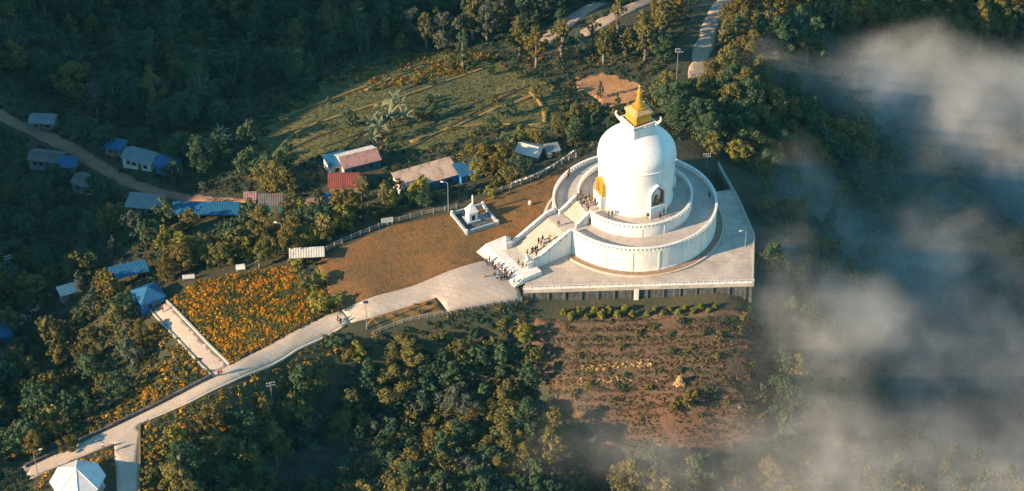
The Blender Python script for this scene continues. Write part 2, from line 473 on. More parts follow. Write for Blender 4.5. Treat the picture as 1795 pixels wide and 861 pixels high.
# cut the ground away under the platform's overhang so that its front wall stands free
nx, ny = len(gx), len(gy)
gme = bpy.data.meshes.new('ground')
idx = np.arange(nx*ny).reshape(ny, nx)
q = np.stack([idx[:-1, :-1], idx[:-1, 1:], idx[1:, 1:], idx[1:, :-1]], -1).reshape(-1, 4)
gme.vertices.add(nx*ny); gme.vertices.foreach_set('co', np.stack([GX, GY, GZ], -1).reshape(-1).astype(np.float32))
gme.loops.add(len(q)*4); gme.loops.foreach_set('vertex_index', q.reshape(-1).astype(np.int32))
gme.polygons.add(len(q)); gme.polygons.foreach_set('loop_start', np.arange(0, len(q)*4, 4, dtype=np.int32))
gme.update(calc_edges=True)
gme.shade_smooth()
gme.materials.append(M['ground_soil'])
g_o = bpy.data.objects.new('ground', gme); COL.objects.link(g_o); tag(g_o, kind='structure')
def gridz(x, y):
    """height on the ground mesh itself (bilinear)"""
    x = np.asarray(x, float); y = np.asarray(y, float)
    i = np.clip(np.searchsorted(gx, x) - 1, 0, nx-2); j = np.clip(np.searchsorted(gy, y) - 1, 0, ny-2)
    u = (x - gx[i])/(gx[i+1]-gx[i]); v = (y - gy[j])/(gy[j+1]-gy[j])
    return (GZ[j, i]*(1-u)*(1-v) + GZ[j, i+1]*u*(1-v) + GZ[j+1, i]*(1-u)*v + GZ[j+1, i+1]*u*v)

def dense(pts, step, close=False):
    out = []; n = len(pts)
    for i in range(n if close else n-1):
        a, b = np.array(pts[i], float), np.array(pts[(i+1) % n], float)
        k = max(1, int(np.linalg.norm(b-a)/step))
        out += [a + (b-a)*t/k for t in range(k)]
    if not close: out.append(np.array(pts[-1], float))
    return out
def drape_world(poly, name, m, off=.08, step=1.0, kind='structure', fall=.0):
    """sheet laid over the ground inside a world-space outline; its rim turns down into the soil"""
    b = dense(poly, step, True); P = np.array(b)
    lo, hi = P.min(0), P.max(0)
    X, Y = np.meshgrid(np.arange(lo[0], hi[0], step), np.arange(lo[1], hi[1], step))
    pts = np.stack([X.ravel() , Y.ravel()], 1)
    pts = pts[inpoly(pts, P)]
    if len(pts):
        keep = np.ones(len(pts), bool)
        for k in range(0, len(pts), 4000):
            d = np.min(np.hypot(pts[k:k+4000, None, 0]-P[None, :, 0], pts[k:k+4000, None, 1]-P[None, :, 1]), 1)
            keep[k:k+4000] = d > step*.5
        pts = pts[keep]
    V = [Vector(p) for p in P] + [Vector(p) for p in pts]
    r = delaunay_2d_cdt(V, [], [list(range(len(P)))], 1, 1e-4)
    vv = np.array([(v.x, v.y) for v in r[0]])
    z = gridz(vv[:, 0], vv[:, 1]) + off
    me = bpy.data.meshes.new(name); me.from_pydata([(x, y, zz) for (x, y), zz in zip(vv, z)], [], [tuple(f) for f in r[2]])
    me.materials.append(M[m]); me.shade_smooth()
    bm = bmesh.new(); bm.from_mesh(me)
    ed = [e for e in bm.edges if e.is_boundary]
    ge = bmesh.ops.extrude_edge_only(bm, edges=ed)
    for v in [x for x in ge['geom'] if isinstance(x, bmesh.types.BMVert)]: v.co.z -= off + .25
    bmesh.ops.recalc_face_normals(bm, faces=bm.faces)
    bm.to_mesh(me); bm.free()
    o = bpy.data.objects.new(name, me); COL.objects.link(o)
    return tag(o, kind=kind)
def wpoly(pix): return [ground(*p)[:2] for p in pix]
def drape(pix, name, m, off=.08, step=1.0): return drape_world(wpoly(pix), name, m, off, step)
def ribbon(pix, width, name, m, off=.1, step=1.0, wob=.0):
    """a track along a photo polyline, width in metres (one number or one per point)"""
    c = np.array(wpoly(pix)); ws = width if hasattr(width, '__len__') else [width]*len(c)
    cc, ww = [], []
    for i in range(len(c)-1):
        k = max(2, int(np.linalg.norm(c[i+1]-c[i])/step/2))
        for t in range(k):
            cc.append(c[i]+(c[i+1]-c[i])*t/k); ww.append(ws[i]+(ws[i+1]-ws[i])*t/k)
    cc.append(c[-1]); ww.append(ws[-1])
    cc = np.array(cc)
    for _ in range(6): cc[1:-1] = (cc[:-2]+2*cc[1:-1]+cc[2:])/4
    d = np.gradient(cc, axis=0); d /= np.linalg.norm(d, axis=1)[:, None]+1e-9
    nrm = np.stack([-d[:, 1], d[:, 0]], 1); ww = np.array(ww)/2
    jl = rng.uniform(-wob, wob, len(cc)); jr = rng.uniform(-wob, wob, len(cc))
    poly = np.concatenate([cc+nrm*(ww+jl)[:, None], (cc-nrm*(ww+jr)[:, None])[::-1]])
    return drape_world([tuple(p) for p in poly], name, m, off, step)

PATH = [(850,457),(720,503),(600,545),(572,553),(500,590),(400,641),(320,686),(240,727),(150,769),(50,815),(60,838),(130,806),(200,778),(206,862),(246,862),(246,744),(262,735),(330,706),(400,671),(520,612),(602,570),(650,558),(705,541),(735,530),(765,522),(785,547),(915,525),(905,497)]
PLAZA = [(850,457),(720,503),(600,545),(615,566),(650,558),(705,541),(765,522),(785,547),(916,526),(906,497)]
PATHLOW = [(600,545),(572,553),(500,590),(400,641),(320,686),(240,727),(150,769),(40,819),(52,841),(130,806),(200,778),(206,875),(246,875),(246,744),(262,735),(330,706),(400,671),(520,612),(602,571),(615,566)]
LAWN = [(555,462),(575,446),(680,398),(800,370),(860,347),(930,322),(985,292),(1000,300),(975,340),(968,370),(930,400),(905,415),(850,430),(850,457),(720,503),(600,545),(580,525)]
LAWN2 = [(650,558),(705,541),(765,522),(785,545),(720,560),(655,583),(640,572)]
FLOWER = [(300,527),(340,495),(440,476),(520,468),(548,480),(575,515),(596,540),(572,553),(500,590),(403,640)]
SIDE = [(266,546),(294,530),(400,641),(372,660)]
FIELD = [(430,260),(470,205),(560,150),(640,115),(720,95),(800,90),(880,110),(940,130),(1000,170),(990,215),(960,235),(900,245),(850,225),(790,255),(700,270),(660,230),(600,265),(540,285),(480,295)]
CLEAR = [(945,572),(1000,562),(1150,558),(1330,556),(1350,640),(1345,770),(1250,785),(1100,790),(1010,740),(960,690),(940,620)]
ROADL = [(-40,170),(60,228),(140,268),(215,318),(300,346),(430,352),(520,353),(600,352)]
ROADT = [(1285,-20),(1262,10),(1240,60),(1226,110),(1220,150)]
ROADM = [(950,75),(985,48),(1050,5)]
ROADM2 = [(1020,62),(1060,38),(1100,18),(1160,-5)]
PATCH = [(1005,142),(1040,126),(1095,136),(1132,150),(1125,180),(1080,190),(1030,172)]
GLADE = [(1300,60),(1320,25),(1350,12),(1400,14),(1440,28),(1400,45),(1350,42),(1310,75)]
drape(LAWN, 'lawn', 'lawn_grass', .06, 1.2)
drape(LAWN2, 'lawn', 'lawn_grass', .06, 1.2)
drape(PLAZA, 'plaza', 'plaza_stone', .12, 1.2)
drape(PATHLOW, 'stone_path', 'path_stone', .10, 1.0)
drape(SIDE, 'stone_path', 'path_stone', .10, 1.0)
def rag(pix, amp, seed, step=14):
    r_ = np.random.default_rng(seed); P = np.array(dense(pix, step, True)); a = np.arctan2(P[:, 1]-P[:, 1].mean(), P[:, 0]-P[:, 0].mean())
    n_ = r_.normal(size=(len(P), 2))*amp
    n_ = (n_+np.roll(n_, 1, 0)+np.roll(n_, -1, 0))/1.7
    return [tuple(p) for p in P+n_]
def shrink(pix, k):
    P = np.array(pix, float); c = P.mean(0); return [tuple(p) for p in c+(P-c)*k]
FIELDX, CLEARX = shrink(FIELD, .93), shrink(CLEAR, .88)
drape(rag(FIELD, 5, 1), 'field', 'field_grass', .06, 1.5)
drape(rag(CLEAR, 9, 2), 'cleared_slope', 'red_soil', .06, 1.5)
drape(rag(PATCH, 4, 3, 8), 'bare_earth', 'orange_soil', .07, 1.2)
drape(rag(GLADE, 4, 4, 8), 'bare_earth', 'pale_track', .07, 1.2)
ribbon(ROADL, [4.2,3.8,3.4,3.0,2.8,2.8,3.2,4.0], 'dirt_road', 'dirt_track', .10, 1.2, .25)
ribbon(ROADT, [3.6,3.8,4.0,4.2,4.5], 'dirt_road', 'pale_track', .10, 1.2, .3)
ribbon(ROADM, [4.0,4.2,4.2], 'dirt_road', 'pale_track', .10, 1.2, .25)
ribbon(ROADM2, [3.5,4.2,4.4,4.4], 'dirt_road', 'pale_track', .12, 1.2, .25)
ribbon([(478,282),(500,245),(540,222),(620,196),(700,172),(770,148),(850,120)], .9, 'footpath', 'bund_earth', .30, .9, .12)
ribbon([(930,162),(950,180),(958,200),(955,217)], 1.1, 'footpath', 'bund_earth', .30, .9, .12)
ribbon([(640,160),(700,132),(780,105)], .8, 'footpath', 'bund_earth', .30, .9, .2)
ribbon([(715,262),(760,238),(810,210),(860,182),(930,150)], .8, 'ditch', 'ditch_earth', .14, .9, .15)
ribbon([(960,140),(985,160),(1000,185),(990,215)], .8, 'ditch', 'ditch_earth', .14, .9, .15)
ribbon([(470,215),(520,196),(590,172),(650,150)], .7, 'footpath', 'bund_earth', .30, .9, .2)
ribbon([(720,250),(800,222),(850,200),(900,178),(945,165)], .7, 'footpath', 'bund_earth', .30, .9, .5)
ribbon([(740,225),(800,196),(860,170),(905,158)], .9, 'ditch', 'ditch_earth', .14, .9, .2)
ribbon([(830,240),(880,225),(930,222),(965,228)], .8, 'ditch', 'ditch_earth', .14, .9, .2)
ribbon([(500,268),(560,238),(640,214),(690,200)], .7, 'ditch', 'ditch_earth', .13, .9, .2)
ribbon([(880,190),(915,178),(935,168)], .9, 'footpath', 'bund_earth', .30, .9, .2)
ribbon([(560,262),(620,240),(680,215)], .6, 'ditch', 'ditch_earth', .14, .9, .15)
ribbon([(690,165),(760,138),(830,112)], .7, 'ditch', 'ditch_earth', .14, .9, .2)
ribbon([(800,225),(870,212),(915,225),(955,217)], .6, 'footpath', 'bund_earth', .30, .9, .15)
ribbon([(1190,783),(1270,776),(1350,771)], .9, 'footpath', 'red_soil', .2, .9, .2)
ribbon([(15,575),(45,548),(75,528)], 3.2, 'footpath', 'concrete_pale', .12, 1.0, .3)

# ================================================================ platform
ZP = 0.18
PLAT = [atz(a, b, ZP)[:2] for a, b in [(918,509),(1322,497),(1324,412),(1298,352),(1286,331)]]
E0 = np.array(atz(1262, 288, ZP)[:2])
PLAT += [np.array([18.7*math.cos(a_), 18.7*math.sin(a_)]) for a_ in np.linspace(R(32), R(186), 18)] + [np.array(atz(a_, b_, ZP)[:2]) for a_, b_ in [(935,420),(925,470)]]
mb = MB(); mb.prism([tuple(p) for p in PLAT][::-1] if False else [tuple(p) for p in PLAT], -.35, ZP)
plat = mb.build('platform', 'platform_slab'); tag(plat, kind='structure')
bm = bmesh.new(); bm.from_mesh(plat.data); bmesh.ops.recalc_face_normals(bm, faces=bm.faces); bm.to_mesh(plat.data); bm.free()
# retaining wall under the front and right edges
A, B, C_, D_ = [np.array(p) for p in PLAT[:4]]; E_ = E0
rw = thing('retaining_wall', 'dark stained retaining wall under the front edge of the pagoda platform', 'wall', (A[0], A[1], -3.6))
org = np.array([A[0], A[1], -3.6])
def inset(p, q, d):
    t = (q-p)/np.linalg.norm(q-p); return np.array([-t[1], t[0]])*d
inn = inset(A, B, .42)
mb = MB(); a, b = A+inn-org[:2], B+inn-org[:2]
mb.prism([tuple(a), tuple(b), tuple(b+inn*1.2), tuple(a+inn*1.2)], -1.5, 3.2)
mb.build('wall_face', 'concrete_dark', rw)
L_ = np.linalg.norm(B-A); t_ = (B-A)/L_; n_ = np.array([-t_[1], t_[0]])
ang = math.atan2(t_[1], t_[0])
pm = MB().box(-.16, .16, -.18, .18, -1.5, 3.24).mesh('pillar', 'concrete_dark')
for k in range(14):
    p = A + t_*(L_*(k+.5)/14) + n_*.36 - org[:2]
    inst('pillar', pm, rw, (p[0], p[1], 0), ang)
wp = MB().box(-.45, .45, -.35, .35, -1.5, 3.24).mesh('pale_pillar', 'white_paint')
p = A + t_*(L_*.49) + n_*.3 - org[:2]
inst('pale_pillar', wp, rw, (p[0], p[1], 0), ang)
pm2 = MB().box(-L_/2, L_/2, -.06, .06, -.12, .12).mesh('edge_beam', 'concrete_pale')
p = (A+B)/2 + n_*.1 - org[:2]; inst('edge_beam', pm2, rw, (p[0], p[1], 3.12), ang)
rw2 = thing('retaining_wall', 'grey retaining wall under the right edge of the pagoda platform', 'wall', (B[0], B[1], -3.6))
mb = MB()
for p, q in ((B, C_), (C_, D_), (D_, E_)):
    i_ = inset(p, q, .25); a, b = p+i_-B, q+i_-B
    mb.prism([tuple(a), tuple(b), tuple(b+i_*2), tuple(a+i_*2)], -5, 3.24)
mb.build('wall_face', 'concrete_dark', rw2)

def railing(name, label, pts, z, h=.9, gap=1.6, m='white_paint', rails=(.45, .88), pr=.07, cat='railing', group=None, rr=.035, curb=False):
    """posts and rails along world points; z a number or a function of x, y"""
    zf = z if callable(z) else (lambda x, y: z)
    pts = [np.array(p, float)[:2] for p in pts]
    o0 = np.array([pts[0][0], pts[0][1], zf(*pts[0])])
    th = thing(name, label, cat, o0, 0, group)
    post = MB().box(-pr, pr, -pr, pr, -.3, h).mesh('post', m)
    st = [];
    for i in range(len(pts)-1):
        k = max(1, round(np.linalg.norm(pts[i+1]-pts[i])/gap))
        st += [pts[i]+(pts[i+1]-pts[i])*t/k for t in range(k)]
    st.append(pts[-1])
    P = [np.array([s[0], s[1], zf(*s)])-o0 for s in st]
    for i, p in enumerate(P):
        d = P[min(i+1, len(P)-1)]-P[max(i-1, 0)]
        inst('post', post, th, p, math.atan2(d[1], d[0]))
    for rz_ in rails:
        MB().tube([(p[0], p[1], p[2]+rz_) for p in P], rr, 5).build('rail', m, th)
    if curb:
        mbc = MB()
        for p, q_ in zip(P[:-1], P[1:]):
            d = q_-p; L = np.linalg.norm(d[:2]); nn = np.array([-d[1], d[0], 0])/L*.16
            mbc.extrude([p+nn+[0,0,-.2], q_+nn+[0,0,-.2], q_-nn+[0,0,-.2], p-nn+[0,0,-.2]], (0, 0, .38))
        mbc.build('curb', m, th)
    return th
o_ = inset(A, B, .35)
railing('railing', 'low pale railing along the front edge of the pagoda platform', [A+o_, B+o_], ZP, .75, 1.4, 'white_paint', (.35, .7), .07, curb=True)
railing('railing', 'low railing along the right edge of the pagoda platform beside the mist', [B+inset(B, C_, .3), C_+inset(C_, D_, .3), D_+inset(C_, D_, .3), E_+inset(D_, E_, .3)], ZP, .75, 1.8, 'concrete_pale', (.35, .7), .07, curb=True)

# ================================================================ pagoda
pg = thing('pagoda', 'large white domed pagoda with two round terraces and a golden spire', 'pagoda', (0, 0, ZP))
TH = R(214); u = np.array([math.cos(TH), math.sin(TH)]); v = np.array([-math.sin(TH), math.cos(TH)])
W0 = -2.47; WL, WU = 3.6, 2.7
RL, RU = 16.6, 11.6
ZL, ZU = 4.8, 6.7
gl0, gl1 = TH + math.asin((W0-WL)/RL), TH + math.asin((W0+WL)/RL)
gu0, gu1 = TH + math.asin((W0-WU)/RU), TH + math.asin((W0+WU)/RU)
tau = 2*math.pi
# planted ring and kerb round the foot
mb = MB(); mb.ring(16.5, 18.0, -.1, .12, gl1+.05, gl0+tau-.05, 120); mb.build('planting_ring', 'soil_bed', pg)
mb = MB(); mb.ring(18.0, 18.4, -.1, .3, gl1+.08, gl0+tau-.08, 120); smooth_angle(mb.build('kerb', 'kerb_stone', pg))
mb = MB(); mb.lathe([(RL, -.1), (RL, ZL)], 144); smooth_angle(mb.build('lower_wall', 'white_paint', pg))
mb = MB(); mb.lathe([(RL+.06, 0), (RL+.06, .5), (RL, .56)], 144); smooth_angle(mb.build('plinth_band', 'white_paint', pg), 60)
mb = MB(); mb.ring(RU-.5, RL, ZL-.05, ZL, n=144); mb.build('lower_floor', 'terrace_floor', pg)
mb = MB(); mb.lathe([(RU, ZL), (RU, ZU)], 120); smooth_angle(mb.build('upper_wall', 'white_paint', pg))
mb = MB(); mb.ring(6.5, RU, ZU-.05, ZU, n=120); mb.build('upper_floor', 'terrace_floor', pg)
pil = MB().box(-.09, .10, -.14, .14, 0, ZL).mesh('pilaster', 'white_paint')
for k in range(18):
    a = gl1 + .2 + (gl0+tau-gl1-.4)*k/17
    inst('pilaster', pil, pg, (RL*math.cos(a), RL*math.sin(a), 0), a)
pil = MB().box(-.07, .08, -.12, .12, 0, ZU-ZL).mesh('pilaster', 'white_paint')
for k in range(14):
    a = gu1 + .2 + (gu0+tau-gu1-.4)*k/13
    inst('pilaster', pil, pg, (RU*math.cos(a), RU*math.sin(a), ZL), a)
def parapet(name, r, z, a0, a1, nb):
    p = MB().ring(r-.32, r, z-.02, z+.26, a0, a1, 140).build(name, 'white_paint', pg); smooth_angle(p)
    c = MB().ring(r-.42, r+.10, z+.86, z+1.08, a0, a1, 140).build('coping', 'white_paint', p); smooth_angle(c)
    w = (a1-a0)*r/nb
    bl = MB().box(-.30, -.02, -w*.28, w*.28, 0, .62).mesh('baluster', 'white_paint')
    for k in range(nb):
        a = a0 + (a1-a0)*(k+.5)/nb
        inst('baluster', bl, p, (r*math.cos(a), r*math.sin(a), z+.25), a)
parapet('lower_parapet', RL, ZL, gl1, gl0+tau, 116)
parapet('upper_parapet', RU, ZU, gu1, gu0+tau, 80)
# drum and dome
prof = [(7.62, ZU), (7.64, 7.3), (7.42, 7.45), (7.44, 9.2), (7.50, 11.6), (7.60, 14.0), (7.70, 16.9)]
smooth_angle(MB().lathe(prof, 96).build('drum', 'dome_paint', pg), 40)
smooth_angle(MB().lathe([(7.6, 16.82), (7.88, 16.92), (7.90, 17.15), (7.7, 17.22)], 96).build('moulding', 'dome_paint', pg), 50)
dome = [(7.69, 16.7), (7.75, 17.2), (7.78, 17.9), (7.70, 18.6), (7.40, 19.3), (6.85, 20.05), (6.1, 20.8), (5.1, 21.55), (4.1, 22.1), (3.0, 22.5), (2.0, 22.75), (0.0, 22.9)]
# resample the dome smoothly
dd = np.array(dome); tt = np.r_[0, np.cumsum(np.hypot(*np.diff(dd, axis=0).T))]; ts = np.linspace(0, tt[-1], 40)
rr_ = np.interp(ts, tt, dd[:, 0]); zz_ = np.interp(ts, tt, dd[:, 1])
for _ in range(3): rr_[1:-1] = (rr_[:-2]+2*rr_[1:-1]+rr_[2:])/4; zz_[1:-1] = (zz_[:-2]+2*zz_[1:-1]+zz_[2:])/4
smooth_angle(MB().lathe(list(zip(rr_, zz_)), 96).build('dome', 'dome_paint', pg), 60)
# thin relief band below the moulding
smooth_angle(MB().lathe([(7.42, 12.6), (7.56, 12.62), (7.58, 12.8), (7.42, 12.82)], 96).build('moulding', 'dome_paint', pg), 60)

def arch(w, h, n=10):
    """outline of an ogee-headed niche in (x, z), from bottom left over the top"""
    pts = [(-w, 0), (-w, h*.62)]
    for k in range(1, n):
        t = k/n; pts.append((-w*math.cos(t*math.pi/2)**.8, h*.62 + h*.38*(t**1.15)))
    pts.append((0, h))
    return pts + [(-x, z) for x, z in pts[-2::-1]]
def niche(ang, zb, gold=False):
    r = 7.05
    nh = bpy.data.objects.new('niche', None)
    base = thing  # noqa
    mo, mi, mk = ('gold', 'gold', 'niche_back') if gold else ('white_paint', 'niche_red', 'niche_back')
    Wd, Hh = (1.5, 4.2) if gold else (1.75, 4.7)
    def fr(w0, h0, w1, h1, d0, d1):
        """arched frame between two outlines, local y = outward distance"""
        o_, i_ = arch(w0, h0), arch(w1, h1); n = len(o_); mb = MB(); V = []
        for d in (d0, d1):
            V += [(x, d, z) for x, z in o_] + [(x, d, z) for x, z in i_]
        Fs = []
        for k in range(n-1):
            Fs += [(2*n+k, 2*n+k+1, 3*n+k+1, 3*n+k), (k, k+1, n+k+1, n+k), (k, k+1, 2*n+k+1, 2*n+k), (n+k, n+k+1, 3*n+k+1, 3*n+k)]
        Fs += [(0, n, 3*n, 2*n), (n-1, 2*n-1, 4*n-1, 3*n-1)]
        mb.add(V, Fs); return mb
    rot = ang - math.pi/2
    c = (r*math.cos(ang), r*math.sin(ang), zb)
    out = fr(Wd, Hh, Wd-.32, Hh-.42, -.3, 1.15).build('niche', mo, pg, loc=c); out.rotation_euler = (0, 0, rot)
    smooth_angle(out, 30)
    smooth_angle(fr(Wd-.33, Hh-.43, Wd-.62, Hh-.85, -.2, .95).build('inner_frame', mi, out), 30)
    bk = arch(Wd-.5, Hh-.6); mb = MB(); mb.extrude([(x, .30, z) for x, z in bk], (0, .06, 0)); mb.build('back_panel', mk, out)
    MB().box(-Wd-.15, Wd+.15, -.3, 1.5, -2.7, -.003).build('sill', 'white_paint', out)
    return out
niche(R(300), ZU+2.7)
niche(R(204), ZU+2.7, True)
niche(R(120), ZU+2.7)
niche(R(30), ZU+2.7)

# crown of the dome: square white base with curled corner horns, gold box, roof, ringed spire
HA = R(30)
hm = MB().box(-2.5, 2.5, -2.5, 2.5, 21.4, 24.5).build('crown_base', 'white_paint', pg); hm.rotation_euler = (0, 0, HA)
cp_ = MB()
for sx, sy in ((0, -1), (0, 1), (-1, 0), (1, 0)):
    if sy: cp_.box(-2.6, 2.6, sy*2.45-.16, sy*2.45+.16, 25.0, 25.2)
    else: cp_.box(sx*2.45-.16, sx*2.45+.16, -2.28, 2.28, 25.0, 25.2)
cp_.build('crown_coping', 'white_paint', hm)
bl = MB().box(-.2, .2, -.1, .1, 24.5, 25.01).mesh('crown_post', 'white_paint')
for k in range(6):
    t = -2.3+4.6*k/5
    for (x, y, r_) in ((t, -2.42, 0), (t, 2.42, 0), (-2.42, t, math.pi/2), (2.42, t, math.pi/2)):
        inst('crown_post', bl, hm, (x, y, 0), r_)
for k in range(4):
    a = R(45+90*k); d = np.array([math.cos(a), math.sin(a)])
    pts, rad = [], []
    for t in np.linspace(0, 1, 12):
        rr2 = 3.2 + 1.75*t - (.55*max(0, t-.8)/.2); z2 = 24.5 + .55*t + 1.35*t**2.2
        pts.append((d[0]*rr2, d[1]*rr2, z2)); rad.append(.34*(1-t)+.15)
    smooth_angle(MB().tube(pts, rad, 8).build('corner_horn', 'white_paint', hm), 60)
gb = MB().box(-1.6, 1.6, -1.6, 1.6, 24.5, 25.3).build('spire_plinth', 'niche_red', pg); gb.rotation_euler = (0, 0, HA)
def chamfer(w, c): return [(-w+c, -w), (w-c, -w), (w, -w+c), (w, w-c), (w-c, w), (-w+c, w), (-w, w-c), (-w, -w+c)]
gx_ = MB().prism(chamfer(1.95, .3), 25.3, 27.2).build('gold_box', 'gold', pg); gx_.rotation_euler = (0, 0, HA)
mb = MB(); lo, hi = chamfer(2.2, .35), chamfer(1.25, .3)
mb.add([(x, y, 27.2) for x, y in lo]+[(x, y, 27.42) for x, y in lo]+[(x, y, 28.1) for x, y in hi],
       [tuple(range(8))[::-1]]+[(k, (k+1) % 8, 8+(k+1) % 8, 8+k) for k in range(8)]+[(8+k, 8+(k+1) % 8, 16+(k+1) % 8, 16+k) for k in range(8)]+[tuple(range(16, 24))])
rf = mb.build('gold_box_roof', 'gold_roof', pg); rf.rotation_euler = (0, 0, HA)
sp = MB(); pr = [(1.3, 28.05)]
for k, (r0, z0) in enumerate([(1.5, 28.1), (.98, 28.6), (.74, 29.07), (.62, 29.5), (.53, 29.92), (.45, 30.33), (.38, 30.72)]):
    pr += [(r0*.62, z0), (r0, z0+.08), (r0, z0+.24), (r0*.58, z0+.36)]
pr += [(.28, 31.15), (.60, 31.25), (.66, 31.45), (.28, 31.62), (.20, 31.85), (.38, 32.0), (.36, 32.18), (.12, 32.3), (.10, 32.6), (.17, 32.75), (.06, 33.0), (0, 33.1)]
smooth_angle(sp.lathe(pr, 24).build('spire', 'gold', pg), 40)
for s_ in (-1, 1):   # guy wires of the spire
    MB().tube([(0, 0, 31.6), (s_*3.3*math.cos(HA+R(45)), s_*3.3*math.sin(HA+R(45)), 25.3)], .03, 4).build('guy_wire', 'pole_metal', pg)

# ================================================================ staircase
st = thing('staircase', 'broad white stone staircase rising in two flights to the pagoda terraces', 'staircase', (0, 0, ZP))
st.rotation_euler = (0, 0, TH)          # local x runs outward along the stairs, local y to the side
def flight(s_hi, s_lo, z_hi, z_lo, w0, w1, n, name, base):
    mb = MB(); ds = (s_lo-s_hi)/n; dz = (z_hi-z_lo)/n
    poly = [(s_hi-.6, base), (s_hi-.6, z_hi-.004), (s_hi, z_hi-.004)]
    for k in range(n):
        poly += [(s_hi+k*ds+.0, z_hi-(k+1)*dz), (s_hi+(k+1)*ds, z_hi-(k+1)*dz)]
    poly.append((s_lo, base))
    mb.extrude([(s_, w0, z_) for s_, z_ in poly], (0, w1-w0, 0))
    o = mb.build(name, 'step_stone', st); tag(o, kind='stuff'); return o
flight(11.2, 14.4, ZU, ZL, W0-WU, W0+WU, 11, 'upper_flight', ZL-.1)
MB().box(14.3, 17.2, W0-WL, W0+WL, -.1, ZL+.006).build('half_landing', 'terrace_floor', st)
flight(17.2, 25.6, ZL, 1.0, W0-WL, W0+WL, 20, 'lower_flight', -.1)
LW0, LW1 = -9.6, 4.0
MB().box(25.6, 30.0, LW0, LW1, -.3, 1.0).build('foot_landing', 'white_paint', st)
MB().box(25.8, 28.2, W0-WL, W0+WL, 1.0, 1.006).build('worn_paving', 'step_stone', st)
for k in range(4):
    MB().box(30.0+k*.5, 30.5+k*.5, LW0, LW1, -.3, 1.0-.24*(k+1)).build('foot_step', 'white_paint', st)
def sidewall(name, pts, w0, w1, hgt, base):
    """sloping parapet: solid below, slots, sloping coping; pts = (s, floor z)"""
    low = [(s_, z_+hgt*.38) for s_, z_ in pts]; top = [(s_, z_+hgt) for s_, z_ in pts]; und = [(s_, z_+hgt*.80) for s_, z_ in pts]
    mb = MB(); mb.extrude([(s_, w0, z_) for s_, z_ in [(pts[0][0], base)]+low+[(pts[-1][0], base)]], (0, w1-w0, 0))
    o = mb.build(name, 'white_paint', st)
    MB().extrude([(s_, w0-.08, z_) for s_, z_ in und+top[::-1]], (0, w1-w0+.16, 0)).build('coping', 'white_paint', o)
    S = np.linspace(pts[0][0], pts[-1][0], int((pts[-1][0]-pts[0][0])/1.2)+1)
    zz = np.interp(S, [p[0] for p in pts], [p[1] for p in pts])
    sl_ = (pts[-1][1]-pts[0][1])/(pts[-1][0]-pts[0][0])
    for a_, b_ in zip(S[:-1], S[1:]):
        c_ = (a_+b_)/2; hw = (b_-a_)*.36
        z0_, z1_ = np.interp([c_-hw, c_+hw], [p[0] for p in pts], [p[1] for p in pts])
        MB().extrude([(c_-hw, w0+.04, z0_+hgt*.38), (c_+hw, w0+.04, z1_+hgt*.38), (c_+hw, w0+.04, z1_+hgt*.80), (c_-hw, w0+.04, z0_+hgt*.80)], (0, w1-w0-.08, 0)).build('baluster', 'white_paint', o)
for sgn in (-1, 1):
    wa = W0+sgn*WL; w_in, w_out = (wa, wa+.38) if sgn > 0 else (wa-.38, wa)
    sidewall('side_wall', [(15.2 if sgn < 0 else 16.7, ZL), (17.2, ZL), (25.6, 1.0), (26.2, 1.0)], w_in, w_out, 1.08, -.1)
    wb = W0+sgn*WU; w_in, w_out = (wb, wb+.34) if sgn > 0 else (wb-.34, wb)
    sidewall('side_wall', [(10.2 if sgn < 0 else 11.4, ZU), (11.2 if sgn < 0 else 11.45, ZU), (14.4, ZL), (15.0, ZL)], w_in, w_out, 1.08, ZL-.1)
for wc in (W0-WL-.2, W0+WL+.2):
    o = MB().box(26.2, 27.5, wc-.62, wc+.62, .9, 2.3).build('plinth', 'white_paint', st)
    MB().box(26.05, 27.65, wc-.77, wc+.77, 2.3, 2.5).build('plinth_cap', 'white_paint', o)
def skin(name, verts, edges, radii, root=0, sub=2):
    """continuous body grown round a skeleton"""
    me = bpy.data.meshes.new(name); me.from_pydata(verts, edges, []); me.update()
    o = bpy.data.objects.new(name, me); COL.objects.link(o)
    md = o.modifiers.new('skin', 'SKIN'); md.use_smooth_shade = True
    for i, r_ in enumerate(radii):
        d_ = me.skin_vertices[0].data[i]
        d_.radius = r_ if hasattr(r_, '__len__') else (r_, r_); d_.use_root = (i == root)
    sb = o.modifiers.new('sub', 'SUBSURF'); sb.levels = sub; sb.render_levels = sub
    dg = bpy.context.evaluated_depsgraph_get()
    out = bpy.data.meshes.new_from_object(o.evaluated_get(dg)); out.name = name
    bpy.data.objects.remove(o); bpy.data.meshes.remove(me)
    out.shade_smooth(); return out
lion = skin('guardian_lion', [(0,0,.35),(-.35,0,.25),(.25,0,.75),(.4,0,1.05),(.62,0,1.0),(.42,.16,.45),(.5,.18,0),(.42,-.16,.45),(.5,-.18,0),(-.3,.25,.2),(.0,.3,.05),(-.3,-.25,.2),(.0,-.3,.05),(-.55,0,.2),(-.7,0,.5),(-.6,0,.75)],
 [(0,1),(0,2),(2,3),(3,4),(2,5),(5,6),(2,7),(7,8),(1,9),(9,10),(1,11),(11,12),(1,13),(13,14),(14,15)], [.3,.3,.28,.26,.15,.12,.1,.12,.1,.16,.1,.16,.1,.08,.06,.08], 0, 1)
lion.materials.append(M['white_paint'])
for wc, lab in ((W0-WL-.2, 'white stone guardian lion on the plinth at the lawn side of the stairs'), (W0+WL+.2, 'white stone guardian lion on the plinth at the platform side of the stairs')):
    p = u*26.85 + v*wc
    o = inst('guardian_lion', lion, None, (p[0], p[1], ZP+2.5), TH, 1.25); tag(o, lab, 'statue', 'stone lions at the foot of the stairs')

